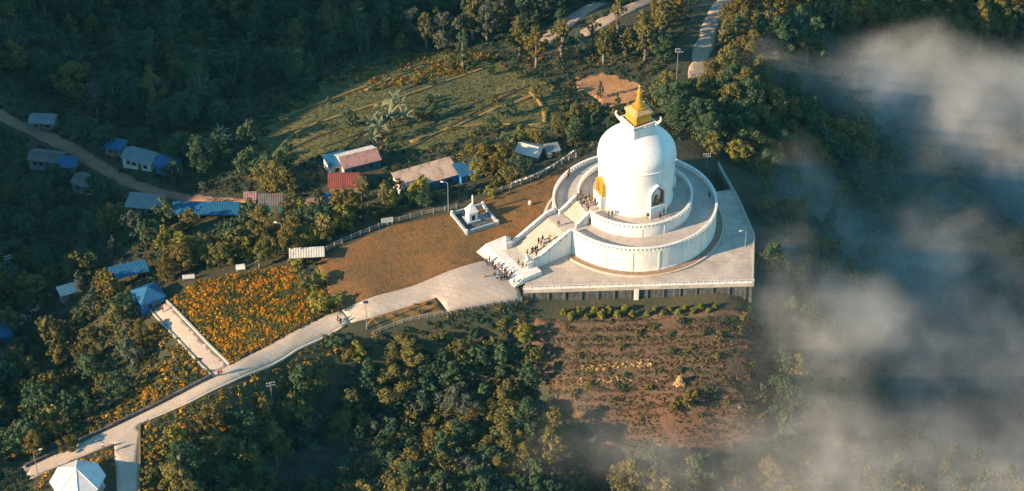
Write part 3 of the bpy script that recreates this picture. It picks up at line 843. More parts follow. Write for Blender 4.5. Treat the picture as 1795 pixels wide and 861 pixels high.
# statues in the niches
def statue(name, label, ang, zb, stand, m):
    r = 7.6; c = (r*math.cos(ang), r*math.sin(ang), zb)
    t = thing(name, label, 'statue', c, ang - math.pi/2)
    if stand:
        b_ = skin('figure', [(0,0,.3),(0,0,1.0),(0,0,1.7),(0,0,2.25),(0,.0,2.45),(0,.02,2.75),(.34,0,2.1),(.42,.1,1.6),(.3,.3,1.75),(-.34,0,2.1),(-.42,.05,1.6),(-.45,.1,1.15)],
            [(0,1),(1,2),(2,3),(3,4),(4,5),(3,6),(6,7),(7,8),(3,9),(9,10),(10,11)], [(.42,.3),(.38,.28),(.36,.24),(.3,.2),.11,.19,.13,.11,.09,.13,.11,.09], 1, 2)
    else:
        b_ = skin('figure', [(0,0,.35),(0,0,.8),(0,0,1.25),(0,0,1.45),(0,.02,1.72),(.5,.25,.22),(.1,.45,.2),(-.5,.25,.22),(-.1,.5,.25),(.36,0,1.15),(.45,.1,.75),(.12,.3,.55),(-.36,0,1.15),(-.45,.1,.75),(-.12,.3,.55)],
            [(0,1),(1,2),(2,3),(3,4),(0,5),(5,6),(0,7),(7,8),(2,9),(9,10),(10,11),(2,12),(12,13),(13,14)], [(.4,.3),(.34,.25),(.3,.2),.1,.19,.18,.12,.18,.12,.13,.11,.09,.13,.11,.09], 0, 2)
    b_.materials.append(M[m]); inst('figure', b_, t)
    MB().lathe([(.0, 0), (.62, 0), (.66, .12), (.5, .22), (.56, .34), (0, .34)], 20).build('lotus_base', m, t)
    hz_ = 2.75 if stand else 1.72
    h_ = MB().tube([(0, -.16, hz_), (0, -.10, hz_)], .5, 20).build('halo', m, t)
    return t
statue('golden_statue', 'golden standing statue in the gilded niche facing the stairs', R(204), ZU+2.7+ZP, True, 'gold')
statue('bronze_statue', 'brown seated statue in the red framed niche facing the camera', R(300), ZU+2.7+ZP, False, 'bronze')

# ================================================================ vegetation prototypes
def leaves(centers, radii, n, size, up=.35, rs=rng):
    """leaf quads spread over the shells of clumps; returns quads (n,4,3) and a tint by height in its clump"""
    k = rs.integers(0, len(centers), n)
    d = rs.normal(size=(n, 3)); d /= np.linalg.norm(d, axis=1)[:, None]
    rad = rs.uniform(.55, 1.05, n)
    p = centers[k] + d * radii[k] * rad[:, None]
    nr = d + rs.normal(size=(n, 3))*.55 + np.array([0, 0, up]); nr /= np.linalg.norm(nr, axis=1)[:, None]
    t = np.cross(nr, rs.normal(size=(n, 3))); t /= np.linalg.norm(t, axis=1)[:, None]
    b = np.cross(nr, t)
    s = size * rs.uniform(.6, 1.3, n)
    l, w = (s*.62)[:, None], (s*.36)[:, None]
    q = np.stack([p - t*l, p + b*w, p + t*l, p - b*w], 1)
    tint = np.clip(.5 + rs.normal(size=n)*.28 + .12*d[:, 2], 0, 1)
    return q, tint
def crown_clumps(H, Rr, z0, nc, kind, rs):
    c, r = [], []
    lob = rs.uniform(0, 2*math.pi); sq = rs.uniform(.75, 1.15, 2)
    while len(c) < nc:
        z = rs.uniform(0, 1)
        a = rs.uniform(0, 2*math.pi)
        if kind == 'round': env = math.sqrt(max(0, 1-(2*z-.9)**2/1.25))
        elif kind == 'tall': env = (.35+.65*math.sin(min(1, z*1.15)*math.pi)) * .95
        elif kind == 'cone': env = (1-z)**.8*.95+.12
        else: env = math.sqrt(max(0, 1-(2*z-.8)**2))*1.1
        env *= 1 + .28*math.sin(2*a+lob) + .15*math.sin(3*a+lob*2.3)
        rad = Rr*env*math.sqrt(rs.uniform(.12, 1))
        cs = Rr*rs.uniform(.20, .36)
        c.append((rad*math.cos(a)*sq[0], rad*math.sin(a)*sq[1], z0+z*(H-z0-cs*.5))); r.append((cs, cs, cs*rs.uniform(.6, .9)))
    return np.array(c), np.array(r)
def trunk_mesh(H, Rr, z0, cl, rs, m):
    mb = MB(); bx, by = rs.uniform(-.3, .3, 2)
    top = z0 + (H-z0)*.65
    pts = [(0, 0, -.5), (bx*.2, by*.2, z0*.6), (bx*.6, by*.6, z0+.3*(top-z0)), (bx, by, top)]
    r0 = .028*H+.03
    mb.tube(pts, [r0*1.25, r0, r0*.7, r0*.22], 7)
    for k in rs.choice(len(cl), min(7, len(cl)), replace=False):
        e = cl[k]; s0 = z0*.75 + rs.uniform(0, .4)*(top-z0)
        mid = (bx*.5+e[0]*.45, by*.5+e[1]*.45, s0+(e[2]-s0)*.65)
        mb.tube([(bx*.4, by*.4, s0), mid, tuple(e)], [r0*.5, r0*.3, r0*.08], 5)
    return mb.mesh('trunk', m, True)
KINDS = {}   # kind -> list of (trunk mesh, crown mesh, H, R)
SOUP = {}    # kind -> list of small quads arrays for the woods taken as a mass
for kind, H, Rr, z0, nc, nl, size, var in (('round', 7.0, 2.7, 1.5, 38, 3200, .35, 6), ('tall', 10.0, 2.0, 2.4, 36, 2800, .33, 5), ('spread', 8.0, 3.7, 2.2, 52, 4200, .36, 4), ('cone', 9.0, 2.0, 1.4, 30, 1800, .36, 2), ('bush', 2.6, 1.6, .25, 16, 900, .30, 3), ('sparse', 9.5, 1.9, 3.2, 18, 800, .34, 3)):
    KINDS[kind] = []; SOUP[kind] = []
    for k in range(var):
        rs = np.random.default_rng(hash((kind, k)) % 1000 + 5 if False else sum(map(ord, kind))*7+k)
        cl, ra = crown_clumps(H, Rr, z0, nc, 'tall' if kind == 'sparse' else ('round' if kind == 'bush' else kind), rs)
        q, t = leaves(cl, ra, nl, size, rs=rs)
        cm = soup('crown', q, t, 'leaf_dark', 'tint')
        tm = trunk_mesh(H, Rr, z0, cl, rs, 'pale_bark' if kind in ('sparse', 'tall') else 'bark')
        KINDS[kind].append((tm, cm, H, Rr))
        q2, t2 = leaves(cl, ra*1.08, int(nl*.24), size*1.75, rs=rs)
        SOUP[kind].append((q2, t2))

LEAFC = {'dark': 'leaf_dark', 'olive': 'leaf_olive', 'autumn': 'leaf_autumn', 'lime': 'leaf_lime', 'grey': 'leaf_grey'}
LEAFRGB = {'dark': ((.040, .078, .048), (.105, .15, .075)), 'olive': ((.080, .090, .036), (.24, .20, .068)), 'autumn': ((.090, .078, .026), (.23, .175, .052)), 'lime': ((.11, .12, .028), (.30, .27, .055)), 'grey': ((.06, .078, .058), (.13, .145, .105))}
def plant_tree(kind, k, p, s, rz, colr, name, label, group):
    tm, cm, H, Rr = KINDS[kind][k % len(KINDS[kind])]
    t = thing(name, label, 'shrub' if kind == 'bush' else 'tree', p, rz, group)
    t.scale = (s, s, s*random.uniform(.92, 1.1))
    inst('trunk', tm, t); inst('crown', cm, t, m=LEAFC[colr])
    return t

EXCL = [LAWN, LAWN2, PLAZA, PATHLOW, FLOWER, SIDE, PATCH, GLADE]
ROADS = []
for rd, wd, clear in ((ROADL, 3.2, 4), (ROADT, 3.6, 8), (ROADM, 3.4, 8), (ROADM2, 3.4, 8)):
    P = np.array(dense(wpoly(rd), 2.0))      # the roads lie open towards the viewer's side
    side = [P-np.array([k, 0]) for k in range(2, 6, 2)] if rd is ROADT else []
    ROADS.append((np.concatenate([P-np.array([0, k]) for k in range(0, clear, 2)]+side), wd))
EXW = [[tuple(p) for p in PLAT]]
KEEP = []         # (x, y, r) circles kept clear: houses, poles, signs
STRIPS = [[(245,575),(285,565),(365,655),(300,690),(230,690),(250,630)], [(150,755),(200,705),(290,675),(300,692),(240,722),(160,762)], [(250,752),(300,725),(400,680),(520,622),(590,585),(575,612),(470,672),(420,700),(350,740),(255,810)], [(60,840),(130,805),(205,775),(208,870),(60,870)]]
def free(xy, pad_tree=1.5, field=True):
    z = gridz(xy[:, 0], xy[:, 1])
    pix = project(np.c_[xy, z])[:, :2]
    ok = np.ones(len(xy), bool)
    for P in EXCL: ok &= ~inpoly(pix, P)
    for P in EXW: ok &= ~inpoly(xy, P)
    if pad_tree > 1:
        for P in STRIPS: ok &= ~inpoly(pix, P)
    if field: ok &= ~inpoly(pix, FIELDX); ok &= ~inpoly(pix, CLEARX)
    for P, wd in ROADS:
        ok &= np.min(np.hypot(xy[:, None, 0]-P[None, :, 0], xy[:, None, 1]-P[None, :, 1]), 1) > wd*.5+pad_tree
    for x, y, r_ in KEEP: ok &= np.hypot(xy[:, 0]-x, xy[:, 1]-y) > r_
    return ok, pix, z

# ================================================================ houses and sheds
def roofpanel(L, run, rise, thick, m, name, parent, ribs=True, pitch=.45, sgn=1):
    """corrugated sheet sloping from the ridge (y=0) to the eave (y=-run)"""
    mb = MB(); n = max(2, int(L/pitch)*2) if ribs else 1
    xs = np.linspace(-L/2, L/2, n+1); amp = .05 if ribs else 0
    V = []
    for i, x in enumerate(xs):
        b_ = amp*(i % 2)
        V += [(x, 0, b_), (x, -sgn*run, -rise+b_), (x, -sgn*run, -rise+b_-thick), (x, 0, b_-thick)]
    Fs = []
    for i in range(n):
        for a_ in range(4):
            c_ = (a_+1) % 4; Fs.append((i*4+a_, (i+1)*4+a_, (i+1)*4+c_, i*4+c_))
    Fs += [(0, 1, 2, 3), (n*4+3, n*4+2, n*4+1, n*4)]
    mb.add(V, Fs); o = mb.build(name, m, parent)
    bm = bmesh.new(); bm.from_mesh(o.data); bmesh.ops.recalc_face_normals(bm, faces=bm.faces); bm.to_mesh(o.data); bm.free()
    return o
def house(px, py, L, Wd, Hw, rise, rot, wall, roof, name, label, cat='house', kind='gable', over=.35, openings=3, panel2=None, gable=None, zoff=0, split=1, group=None):
    p = ground(px, py); zmin = min(gridz(p[0]+dx, p[1]+dy) for dx in (-L/2, 0, L/2) for dy in (-Wd/2, 0, Wd/2))
    zmax = max(gridz(p[0]+dx, p[1]+dy) for dx in (-L/3, 0, L/3) for dy in (-Wd/3, 0, Wd/3))
    zb = (zmin+zmax)/2+zoff
    t = thing(name, label, cat, (p[0], p[1], zb), R(rot), group)
    far = px < 330 and py < 345
    if far: L, Wd = L*.86, Wd*.86
    KEEP.append((p[0], p[1], max(L, Wd)*.5+(.2 if far else .6)))
    if L > 1.6*Wd:
        for s_ in (-.33, .33): KEEP.append((p[0]+L*s_*math.cos(R(rot)), p[1]+L*s_*math.sin(R(rot)), Wd*.5+.9))
        KEEP[-3] = (p[0], p[1], Wd*.5+.9)
    if not far: KEEP.append((p[0]+2.0*math.sin(R(rot)), p[1]-2.0*math.cos(R(rot))-1.5, Wd*.5+1.2))
    w = MB()
    if kind == 'open':
        pst = MB().box(-.09, .09, -.09, .09, -1, Hw).mesh('post', 'timber')
        for x in np.linspace(-L/2+.2, L/2-.2, max(2, int(L/2.6)+1)):
            for y in (-Wd/2+.2, Wd/2-.2): inst('post', pst, t, (x, y, 0))
        MB().box(-L/2+.3, L/2-.3, Wd/2-.32, Wd/2-.2, -1, Hw-.1).build('back_wall', wall, t)
    else:
        # four walls with a real thickness, openings set in as recessed doors and windows
        for (x0, x1, y0, y1) in ((-L/2, L/2, -Wd/2, -Wd/2+.2), (-L/2, L/2, Wd/2-.2, Wd/2), (-L/2, -L/2+.2, -Wd/2+.2, Wd/2-.2), (L/2-.2, L/2, -Wd/2+.2, Wd/2-.2)):
            w.box(x0, x1, y0, y1, -1.5, Hw)
        if kind == 'gable':
            for x in (-L/2, L/2-.2): w.extrude([(x, -Wd/2+.2, Hw), (x, Wd/2-.2, Hw), (x, 0, Hw+rise*.9)], (.2, 0, 0))
        w.build('wall', wall, t)
        if gable:
            for s_ in (-1,):
                x = s_*(L/2+.03)-.02
                MB().extrude([(x, -Wd/2, -.5), (x, Wd/2, -.5), (x, Wd/2, Hw), (x, 0, Hw+rise*.9 if kind == 'gable' else Hw), (x, -Wd/2, Hw)], (.045, 0, 0)).build('gable_wall', gable, t)
        xs = np.linspace(-L/2, L/2, openings+2)[1:-1]
        for i, x in enumerate(xs):
            if i == openings//2:
                d = MB().box(x-.45, x+.45, -Wd/2-.04, -Wd/2+.02, 0, min(1.95, Hw-.2)).build('door', 'timber', t)
                MB().box(x+.28, x+.34, -Wd/2-.09, -Wd/2-.04, .9, 1.05).build('handle', 'pole_metal', d)
            else:
                f_ = MB().box(x-.5, x+.5, -Wd/2-.05, -Wd/2+.02, .95, min(1.9, Hw-.2)).build('window', 'timber', t)
                MB().box(x-.4, x+.4, -Wd/2-.062, -Wd/2-.05, 1.05, min(1.8, Hw-.3)).build('pane', 'window_glass', f_)
    Lr = L+2*over
    if kind == 'gable':
        run = Wd/2+over; rs_ = rise*(run/(Wd/2))
        for sg, mm in ((1, roof), (-1, panel2 or roof)):
            for k in range(split):
                Lk = Lr/split; o = roofpanel(Lk-.02, run, rs_, .05, mm, 'roof_panel', t, sgn=sg); o.location = (-Lr/2+Lk*(k+.5), 0, Hw+rise+.06)
        MB().tube([(-Lr/2, 0, Hw+rise+.09), (Lr/2, 0, Hw+rise+.09)], .09, 6).build('ridge_cap', panel2 or roof, t)
    elif kind in ('mono', 'open', 'flat'):
        run = Wd+2*over
        for k in range(split):
            Lk = Lr/split
            o = roofpanel(Lk-.02, run, rise, .06, roof, 'roof_panel', t, ribs=(kind != 'flat')); o.location = (-Lr/2+Lk*(k+.5), Wd/2+over, Hw+rise+.08)
        if kind != 'open' and rise > .2:
            MB().box(-L/2, L/2, Wd/2-.2, Wd/2, Hw+.002, Hw+rise*.9).build('wall_top', wall, t)
    elif kind == 'hip':
        a_, b_ = L/2+over, Wd/2+over; rl = max(0, a_-b_)
        c4 = [(-a_, -b_, Hw), (a_, -b_, Hw), (a_, b_, Hw), (-a_, b_, Hw)]; r0, r1 = (-rl, 0, Hw+rise), (rl+.01, 0, Hw+rise)
        for fc in ([c4[0], c4[1], r1, r0], [c4[1], c4[2], r1], [c4[2], c4[3], r0, r1], [c4[3], c4[0], r0]):
            MB().extrude(fc, (0, 0, .06)).build('roof_panel', roof, t)
    return t
mat('rust_sheet', (.17, .17, .16), (.12, .10, .085), .5, .7, c3=(.20, .11, .07), s3=.8, a3=.8)
H_ = house
H_(628, 292, 8.2, 5.4, 2.7, 1.1, 24, 'teal_wall', 'pink_sheet', 'village_house', 'blue walled house with a patched pink and white metal roof beside the field', panel2='white_sheet', gable='white_wall', split=2)
# its pink patch of roofing and the lean-to
H_(592, 296, 4.6, 4.2, 2.5, .25, 24, 'white_wall', 'blue_sheet', 'village_house', 'small blue sheet roofed annexe with white gable left of the patched roof house', kind='mono', gable='white_wall', openings=2)
H_(604, 332, 6.0, 4.8, 2.6, 1.5, 2, 'mud_wall', 'red_sheet', 'village_house', 'red ribbed metal roof house below the blue walled house', openings=3)
H_(748, 326, 13.0, 5.2, 2.7, .8, 27, 'blue_wall', 'beige_sheet', 'village_house', 'long bright blue house with a weathered beige roof behind the lawn fence', kind='mono', gable='white_wall', split=3, openings=5)
H_(822, 312, 5.2, 4.0, 2.5, .4, 25, 'blue_wall', 'blue_sheet', 'village_house', 'small blue shed half hidden by trees right of the long blue house', kind='mono', openings=2)
H_(930, 276, 5.0, 4.2, 2.3, .9, -24, 'mud_wall', 'white_sheet', 'village_hut', 'small pale sheet roofed hut among trees behind the lawn', 'hut', openings=2)
H_(968, 272, 2.6, 2.2, 1.9, .3, 15, 'white_wall', 'grey_sheet', 'village_hut', 'tiny grey hut beside the pale roofed hut near the pagoda', 'hut', kind='mono', openings=1)
H_(893, 292, 3.2, 2.4, 1.9, .4, 25, 'mud_wall', 'beige_sheet', 'village_hut', 'little brown lean-to in the trees left of the pale roofed hut', 'hut', kind='mono', openings=1)
H_(476, 368, 4.6, 3.6, 2.4, .3, 4, 'teal_wall', 'rust_sheet', 'village_house', 'teal walled hut with a dull rusty roof beside the dirt road', 'hut', kind='mono', openings=2)
H_(362, 380, 13.5, 3.2, 1.9, .7, -1, 'blue_wall', 'blue_sheet', 'long_shed', 'long low shed roofed with bright blue sheeting along the dirt road', 'shed', kind='open', split=4)
H_(255, 368, 7.0, 4.2, 2.1, .5, -8, 'grey_wall', 'grey_sheet', 'ruined_shed', 'ruined grey shed with rubble walls at the end of the blue shed', 'shed', kind='mono', split=3)
H_(78, 222, 6.4, 4.2, 2.3, .8, -5, 'grey_wall', 'grey_sheet', 'village_house', 'grey green metal roof house above the dirt road at far left', openings=3)
H_(85, 288, 8.5, 4.6, 2.4, .8, -12, 'grey_wall', 'rust_sheet', 'village_house', 'wide grey roofed house below the dirt road at far left', openings=4, split=2)
H_(120, 300, 4.6, 3.6, 2.3, .5, -12, 'grey_wall', 'blue_sheet', 'village_house', 'dark blue shed next to the wide grey roofed house', 'shed', kind='mono', openings=2)
H_(158, 332, 7.4, 4.6, 2.4, .9, -28, 'grey_wall', 'rust_sheet', 'village_house', 'rusty grey roofed house below the bend of the road', openings=3, split=2)
H_(205, 268, 4.4, 3.6, 2.2, .4, -20, 'grey_wall', 'blue_sheet', 'village_house', 'small blue roofed shed left of the long grey roofed farmhouse', 'shed', kind='mono', openings=2)
H_(250, 288, 8.4, 5.0, 2.5, 1.0, -24, 'white_wall', 'grey_sheet', 'village_house', 'long grey roofed farmhouse with whitish walls above the dirt road', openings=4, split=2)
H_(297, 300, 5.0, 4.4, 2.7, .9, -24, 'blue_wall', 'blue_sheet', 'village_house', 'dark blue two pitch house at the right end of the grey farmhouse', openings=2)
H_(228, 488, 7.0, 3.2, 2.2, .4, 22, 'blue_wall', 'blue_sheet', 'long_shed', 'long bright blue sheet roof in the trees above the blue pavilion', 'shed', kind='open', split=2)
H_(262, 530, 4.8, 4.8, 2.6, 1.7, 32, 'blue_wall', 'blue_sheet', 'hip_roof_pavilion', 'deep blue hip roofed pavilion at the upper end of the side path', 'pavilion', kind='hip', openings=2)
H_(2, 598, 4.4, 3.4, 2.2, .5, 20, 'blue_wall', 'blue_sheet', 'village_hut', 'blue sheet roofed hut cut by the left edge of the picture', 'hut', kind='mono', openings=1)
H_(122, 520, 3.6, 2.4, 1.9, .3, 28, 'grey_wall', 'white_sheet', 'village_hut', 'pale flat roofed hut among the bushes left of the blue pavilion', 'hut', kind='mono', openings=1)
H_(539, 458, 6.4, 2.3, 2.1, .25, 5, 'grey_wall', 'white_sheet', 'bench_shelter', 'long white sheet roof shelter at the left corner of the brown lawn', 'shelter', kind='open', split=2)
H_(585, 356, 3.2, 2.0, 1.4, .2, 3, 'teal_wall', 'blue_sheet', 'roadside_stall', 'small teal roadside stall below the red roof', 'stall', kind='open')
H_(440, 356, 2.2, 2.0, 1.7, .3, 3, 'mud_wall', 'pink_sheet', 'roadside_stall', 'tiny mud walled stall between the blue shed and the teal hut', 'stall', kind='mono', openings=1)

# octagonal gazebo at the lower left
gp = atz(137, 858, -5.3); gz = hz(gp[0], gp[1])
gc = atz(136, 838, gz+2.7)
gz = hz(gc[0], gc[1])
gaz = thing('gazebo', 'octagonal white roofed gazebo beside the path at the lower left corner', 'gazebo', (gc[0], gc[1], gz), R(10))
KEEP.append((gc[0], gc[1], 6.5))
RG = 4.9; ze, za = 2.5, 5.0
pst = MB().tube([(0, 0, -.5), (0, 0, ze+.1)], .11, 8).mesh('post', 'white_paint')
for k in range(8):
    a0, a1 = R(45*k), R(45*(k+1))
    e0, e1 = np.array([RG*math.cos(a0), RG*math.sin(a0), ze]), np.array([RG*math.cos(a1), RG*math.sin(a1), ze])
    MB().extrude([e0, e1, (0.02*math.cos((a0+a1)/2), .02*math.sin((a0+a1)/2), za)], (0, 0, .07)).build('roof_panel', 'gazebo_sheet', gaz)
    MB().tube([e0+[0, 0, .1], (0, 0, za+.1)], .07, 6).build('roof_rib', 'white_paint', gaz)
    MB().tube([e0+[0, 0, .02], e1+[0, 0, .02]], .07, 6).build('eave_beam', 'white_paint', gaz)
    inst('post', pst, gaz, (RG*.86*math.cos(a0), RG*.86*math.sin(a0), 0))
MB().lathe([(0, za), (.22, za), (.25, za+.2), (.1, za+.35), (.12, za+.5), (0, za+.7)], 12).build('finial', 'white_paint', gaz)
MB().prism([(RG*.95*math.cos(R(45*k)), RG*.95*math.sin(R(45*k))) for k in range(8)], -.6, .12).build('gazebo_floor', 'concrete_pale', gaz)

# small walled shrine on the lawn
A_, B_, C2, D2 = [atz(*p, 0.06) for p in ((818, 411), (872, 394), (846, 362), (792, 378))]
sh = thing('shrine', 'small whitish walled shrine with a pointed marker on the lawn', 'shrine', A_)
cs = [np.array(p)-np.array(A_) for p in (A_, B_, C2, D2)]
for i in range(4):
    p, q_ = cs[i], cs[(i+1) % 4]; d = q_-p; L = np.linalg.norm(d)
    o = MB().box(0.16, L-.16, -.15, .15, -.2, .75).build('enclosure_wall', 'shrine_blue', sh, loc=p); o.rotation_euler = (0, 0, math.atan2(d[1], d[0]))
    MB().box(0.16, L-.16, -.2, .2, .75, .85).build('coping', 'shrine_blue', o)
cpost = MB().box(-.22, .22, -.22, .22, -.2, 1.15).mesh('corner_post', 'white_paint')
for p in cs: inst('corner_post', cpost, sh, p, .3)
ctr = sum(cs)/4
ch = MB().box(-1.5, 1.5, -1.4, 1.4, 0, .5).build('shrine_plinth', 'shrine_blue', sh, loc=ctr+np.array([-.6, 0, 0])); ch.rotation_euler = (0, 0, R(25))
MB().box(-.95, .95, -.9, .9, .5, 2.5).build('shrine_body', 'white_paint', ch)
MB().add([(-1.15, -1.1, 2.5), (1.15, -1.1, 2.5), (1.15, 1.1, 2.5), (-1.15, 1.1, 2.5), (0, 0, 4.4)], [(3, 2, 1, 0), (0, 1, 4), (1, 2, 4), (2, 3, 4), (3, 0, 4)]).build('shrine_roof', 'white_paint', ch)
MB().box(-.35, .35, -.94, -.89, .6, 1.8).build('shrine_door', 'dark_opening', ch)
MB().tube([(1.0, 1.7, 0), (1.0, 1.7, 4.6), (1.0, 1.7, 5.0)], [.2, .17, .02], 8).build('marker_column', 'white_paint', ch)
for k in range(3):
    MB().box(1.7, 3.6, -1.0+k*.7, -.55+k*.7, 0, .18+.02*k).build('stone_slab', 'shrine_blue', ch)

# ================================================================ poles, lamps, signs
def pole(px, py, h, label, kind='lamp', rot=0.0, z=None, lean=0.0):
    p = ground(px, py) if z is None else atz(px, py, z)
    t = thing('lamp_post' if kind in ('lamp', 'solar') else 'utility_pole', label, 'lamp post' if kind in ('lamp', 'solar') else 'pole', p, R(rot))
    KEEP.append((p[0], p[1], 1.2))
    MB().tube([(0, 0, -.5), (0, 0, h*.5), (lean, 0, h)], [.10, .08, .06], 8).build('pole', 'pole_metal', t)
    if kind == 'lamp':
        MB().tube([(lean, 0, h-.1), (lean+.5, 0, h+.12), (lean+1.1, 0, h+.15)], .05, 6).build('arm', 'pole_metal', t)
        MB().box(lean+.95, lean+1.55, -.13, .13, h+.06, h+.2).build('lamp_head', 'sign_white', t)
    elif kind == 'solar':
        MB().tube([(lean, 0, h-.6), (lean+.7, 0, h-.4)], .05, 6).build('arm', 'pole_metal', t)
        MB().box(lean+.6, lean+1.2, -.13, .13, h-.47, h-.36).build('lamp_head', 'sign_white', t)
        o = MB().box(-.55, .55, -.38, .38, -.04, .04).build('solar_panel', 'sign_white', t, loc=(lean-.1, 0, h+.1)); o.rotation_euler = (R(55), 0, R(-rot))
        MB().box(-.5, .5, -.33, .33, .041, .05).build('panel_cells', 'solar_panel', o)
    else:
        for k, zz in enumerate((h-.25, h-.9)):
            MB().box(lean*.95-.8, lean*.95+.8, -.05, .05, zz-.06, zz+.06).build('cross_arm', 'pole_metal', t)
            for x in (-.7, -.25, .25, .7): MB().lathe([(0, 0), (.07, 0), (.05, .09), (.07, .14), (0, .2)], 8).build('insulator', 'sign_white', t, loc=(lean*.95+x, 0, zz+.06))
    return t
pole(497, 443, 7.2, 'grey lamp post beside the white shelter', 'lamp', 160)
pole(786, 372, 7.4, 'pale lamp post beside the walled shrine', 'lamp', 170)
pole(643, 577, 6.6, 'lamp post standing at the lower edge of the plaza path', 'solar', 160)
pole(478, 712, 6.0, 'forked pale pole among the shrubs below the path', 'wire', 20)
pole(66, 832, 5.6, 'lamp post by the path left of the gazebo', 'lamp', 20)
pole(1186, 138, 7.6, 'tall post with a white panel beside the dirt road behind the pagoda', 'solar', 10)
pole(22, 497, 7.4, 'utility pole among dark bushes at the left edge', 'wire', 30)
pole(1306, 433, 4.2, 'dark lamp post on the shaded side of the platform', 'lamp', 200, ZP)
pole(1238, 296, 4.0, 'slim pale post at the back corner of the platform', 'wire', 10)

def sign(px, py, w, h, zb, rot, label, text=True, name='signboard'):
    p = ground(px, py); t = thing(name, label, 'sign', p, R(rot)); KEEP.append((p[0], p[1], 1.6))
    MB().box(-w/2, w/2, -.04, .04, zb, zb+h).build('board', 'sign_white', t)
    MB().box(-w/2-.05, w/2+.05, -.06, .06, zb+h, zb+h+.08).build('board_cap', 'pole_metal', t)
    leg = MB().box(-.06, .06, -.06, .06, -.4, zb).mesh('leg', 'pole_metal')
    for x in (-w*.42, w*.42): inst('leg', leg, t, (x, 0, 0))
    if text:   # two rows of unreadable dark lettering, as far away as in the photograph
        for r_ in range(3):
            x = -w*.42
            while x < w*.38:
                ww = random.uniform(.12, .34); MB().box(x, min(x+ww, w*.42), -.047, -.041, zb+h*(.72-.27*r_), zb+h*(.84-.27*r_)).build('lettering', 'sign_ink', t); x += ww+.1
    return t
sign(679, 396, 2.4, 1.1, .9, 14, 'white signboard with dark lettering at the back fence of the lawn')
sign(331, 492, 2.4, 1.0, .5, 8, 'plain whitish board at the upper edge of the marigold field', False)
sg = thing('park_bench', 'small white bench shaped frame above the marigold field', 'bench', ground(422, 474), R(12)); KEEP.append((*ground(422, 474)[:2], 1.6))
MB().box(-.9, .9, -.35, .35, .42, .52).build('seat', 'sign_white', sg)
MB().box(-.9, .9, .3, .38, .52, 1.25).build('backrest', 'sign_white', sg)
for x in (-.85, .75):
    for y in (-.33, .23): MB().box(x, x+.1, y, y+.1, -.3, .42).build('leg', 'sign_white', sg)
# white round post on the lawn
MB().prism([(p[0], p[1]) for p in np.array(cs)*.93+ctr*.07], -.2, .10).build('shrine_floor', 'concrete_dark', sh)
wp_ = thing('water_urn', 'small round white urn standing on the lawn near the pagoda', 'urn', atz(929, 360, .06))
MB().lathe([(0, 0), (.35, 0), (.3, .12), (.55, .5), (.6, .8), (.42, 1.1), (.5, 1.22), (.45, 1.25), (.3, 1.15), (0, 1.15)], 20).build('urn_body', 'concrete_pale', wp_, smooth=True); wp_.scale = (.75,)*3
MB().lathe([(0, 1.18), (.47, 1.26), (.3, 1.42), (.08, 1.48), (.08, 1.58), (0, 1.6)], 16).build('urn_lid', 'white_paint', wp_, smooth=True)

# ================================================================ fences, kerbs, flags
gz_ = lambda x, y: float(gridz(x, y))
railing('fence', 'weathered pale fence along the back edge of the brown lawn', wpoly([(560,447),(600,426),(680,394),(740,378),(800,366)]), gz_, 1.2, 2.2, 'weathered_rail', (.4, .75, 1.12), .09, 'fence')
railing('fence', 'weathered pale fence between the shrine and the pagoda', wpoly([(862,342),(930,318),(985,288),(1010,276)]), gz_, 1.2, 2.2, 'weathered_rail', (.4, .75, 1.12), .09, 'fence')
railing('fence', 'low dark fence along the path edge of the marigold field', wpoly([(594,546),(572,550),(500,586),(404,637)]), gz_, .9, 1.6, 'timber', (.35, .8), .08, 'fence')
railing('railing', 'white railing along the outer edge of the plaza above the wood', wpoly([(655,587),(690,573),(722,562),(790,550),(914,528)]), gz_, 1.1, 1.5, 'weathered_rail', (.3, .65, 1.05), .06, 'railing', rr=.045)
def lowwall(pix, label, m, h, w, name='low_wall'):
    pts = [np.array(p) for p in dense(wpoly(pix), 1.6)]; o0 = np.array([*pts[0], gz_(*pts[0])])
    mb = MB(); P = [np.array([p[0], p[1], gz_(*p)])-o0 for p in pts]
    for p, q_ in zip(P[:-1], P[1:]):
        d = q_-p; nn = np.array([-d[1], d[0], 0])/np.linalg.norm(d[:2])*w/2
        mb.add([p+nn+[0,0,-.4], q_+nn+[0,0,-.4], q_-nn+[0,0,-.4], p-nn+[0,0,-.4], p+nn+[0,0,h], q_+nn+[0,0,h], q_-nn+[0,0,h], p-nn+[0,0,h]], [(3,2,1,0),(4,5,6,7),(0,1,5,4),(2,3,7,6),(1,2,6,5),(3,0,4,7)])
    th = thing(name, label, 'wall', o0); mb.build('wall_body', m, th); return th
lowwall([(292,529),(345,583),(402,641)], 'pale kerb wall between the side path and the marigold field', 'concrete_pale', .55, .35)
lowwall([(264,546),(315,600),(371,660)], 'pale kerb wall on the lower left side of the side path', 'concrete_pale', .4, .3)
lowwall([(373,661),(320,688),(240,728),(150,771),(45,820)], 'low dark stone wall along the upper side of the descending path', 'concrete_dark', .8, .45)
lowwall([(245,746),(245,800),(244,870)], 'low ochre kerb on the right of the branch path', 'bund_earth', .35, .35)
lowwall([(604,571),(520,614),(400,673),(330,708),(262,737)], 'low worn kerb along the lower side of the descending path', 'kerb_stone', .28, .3)
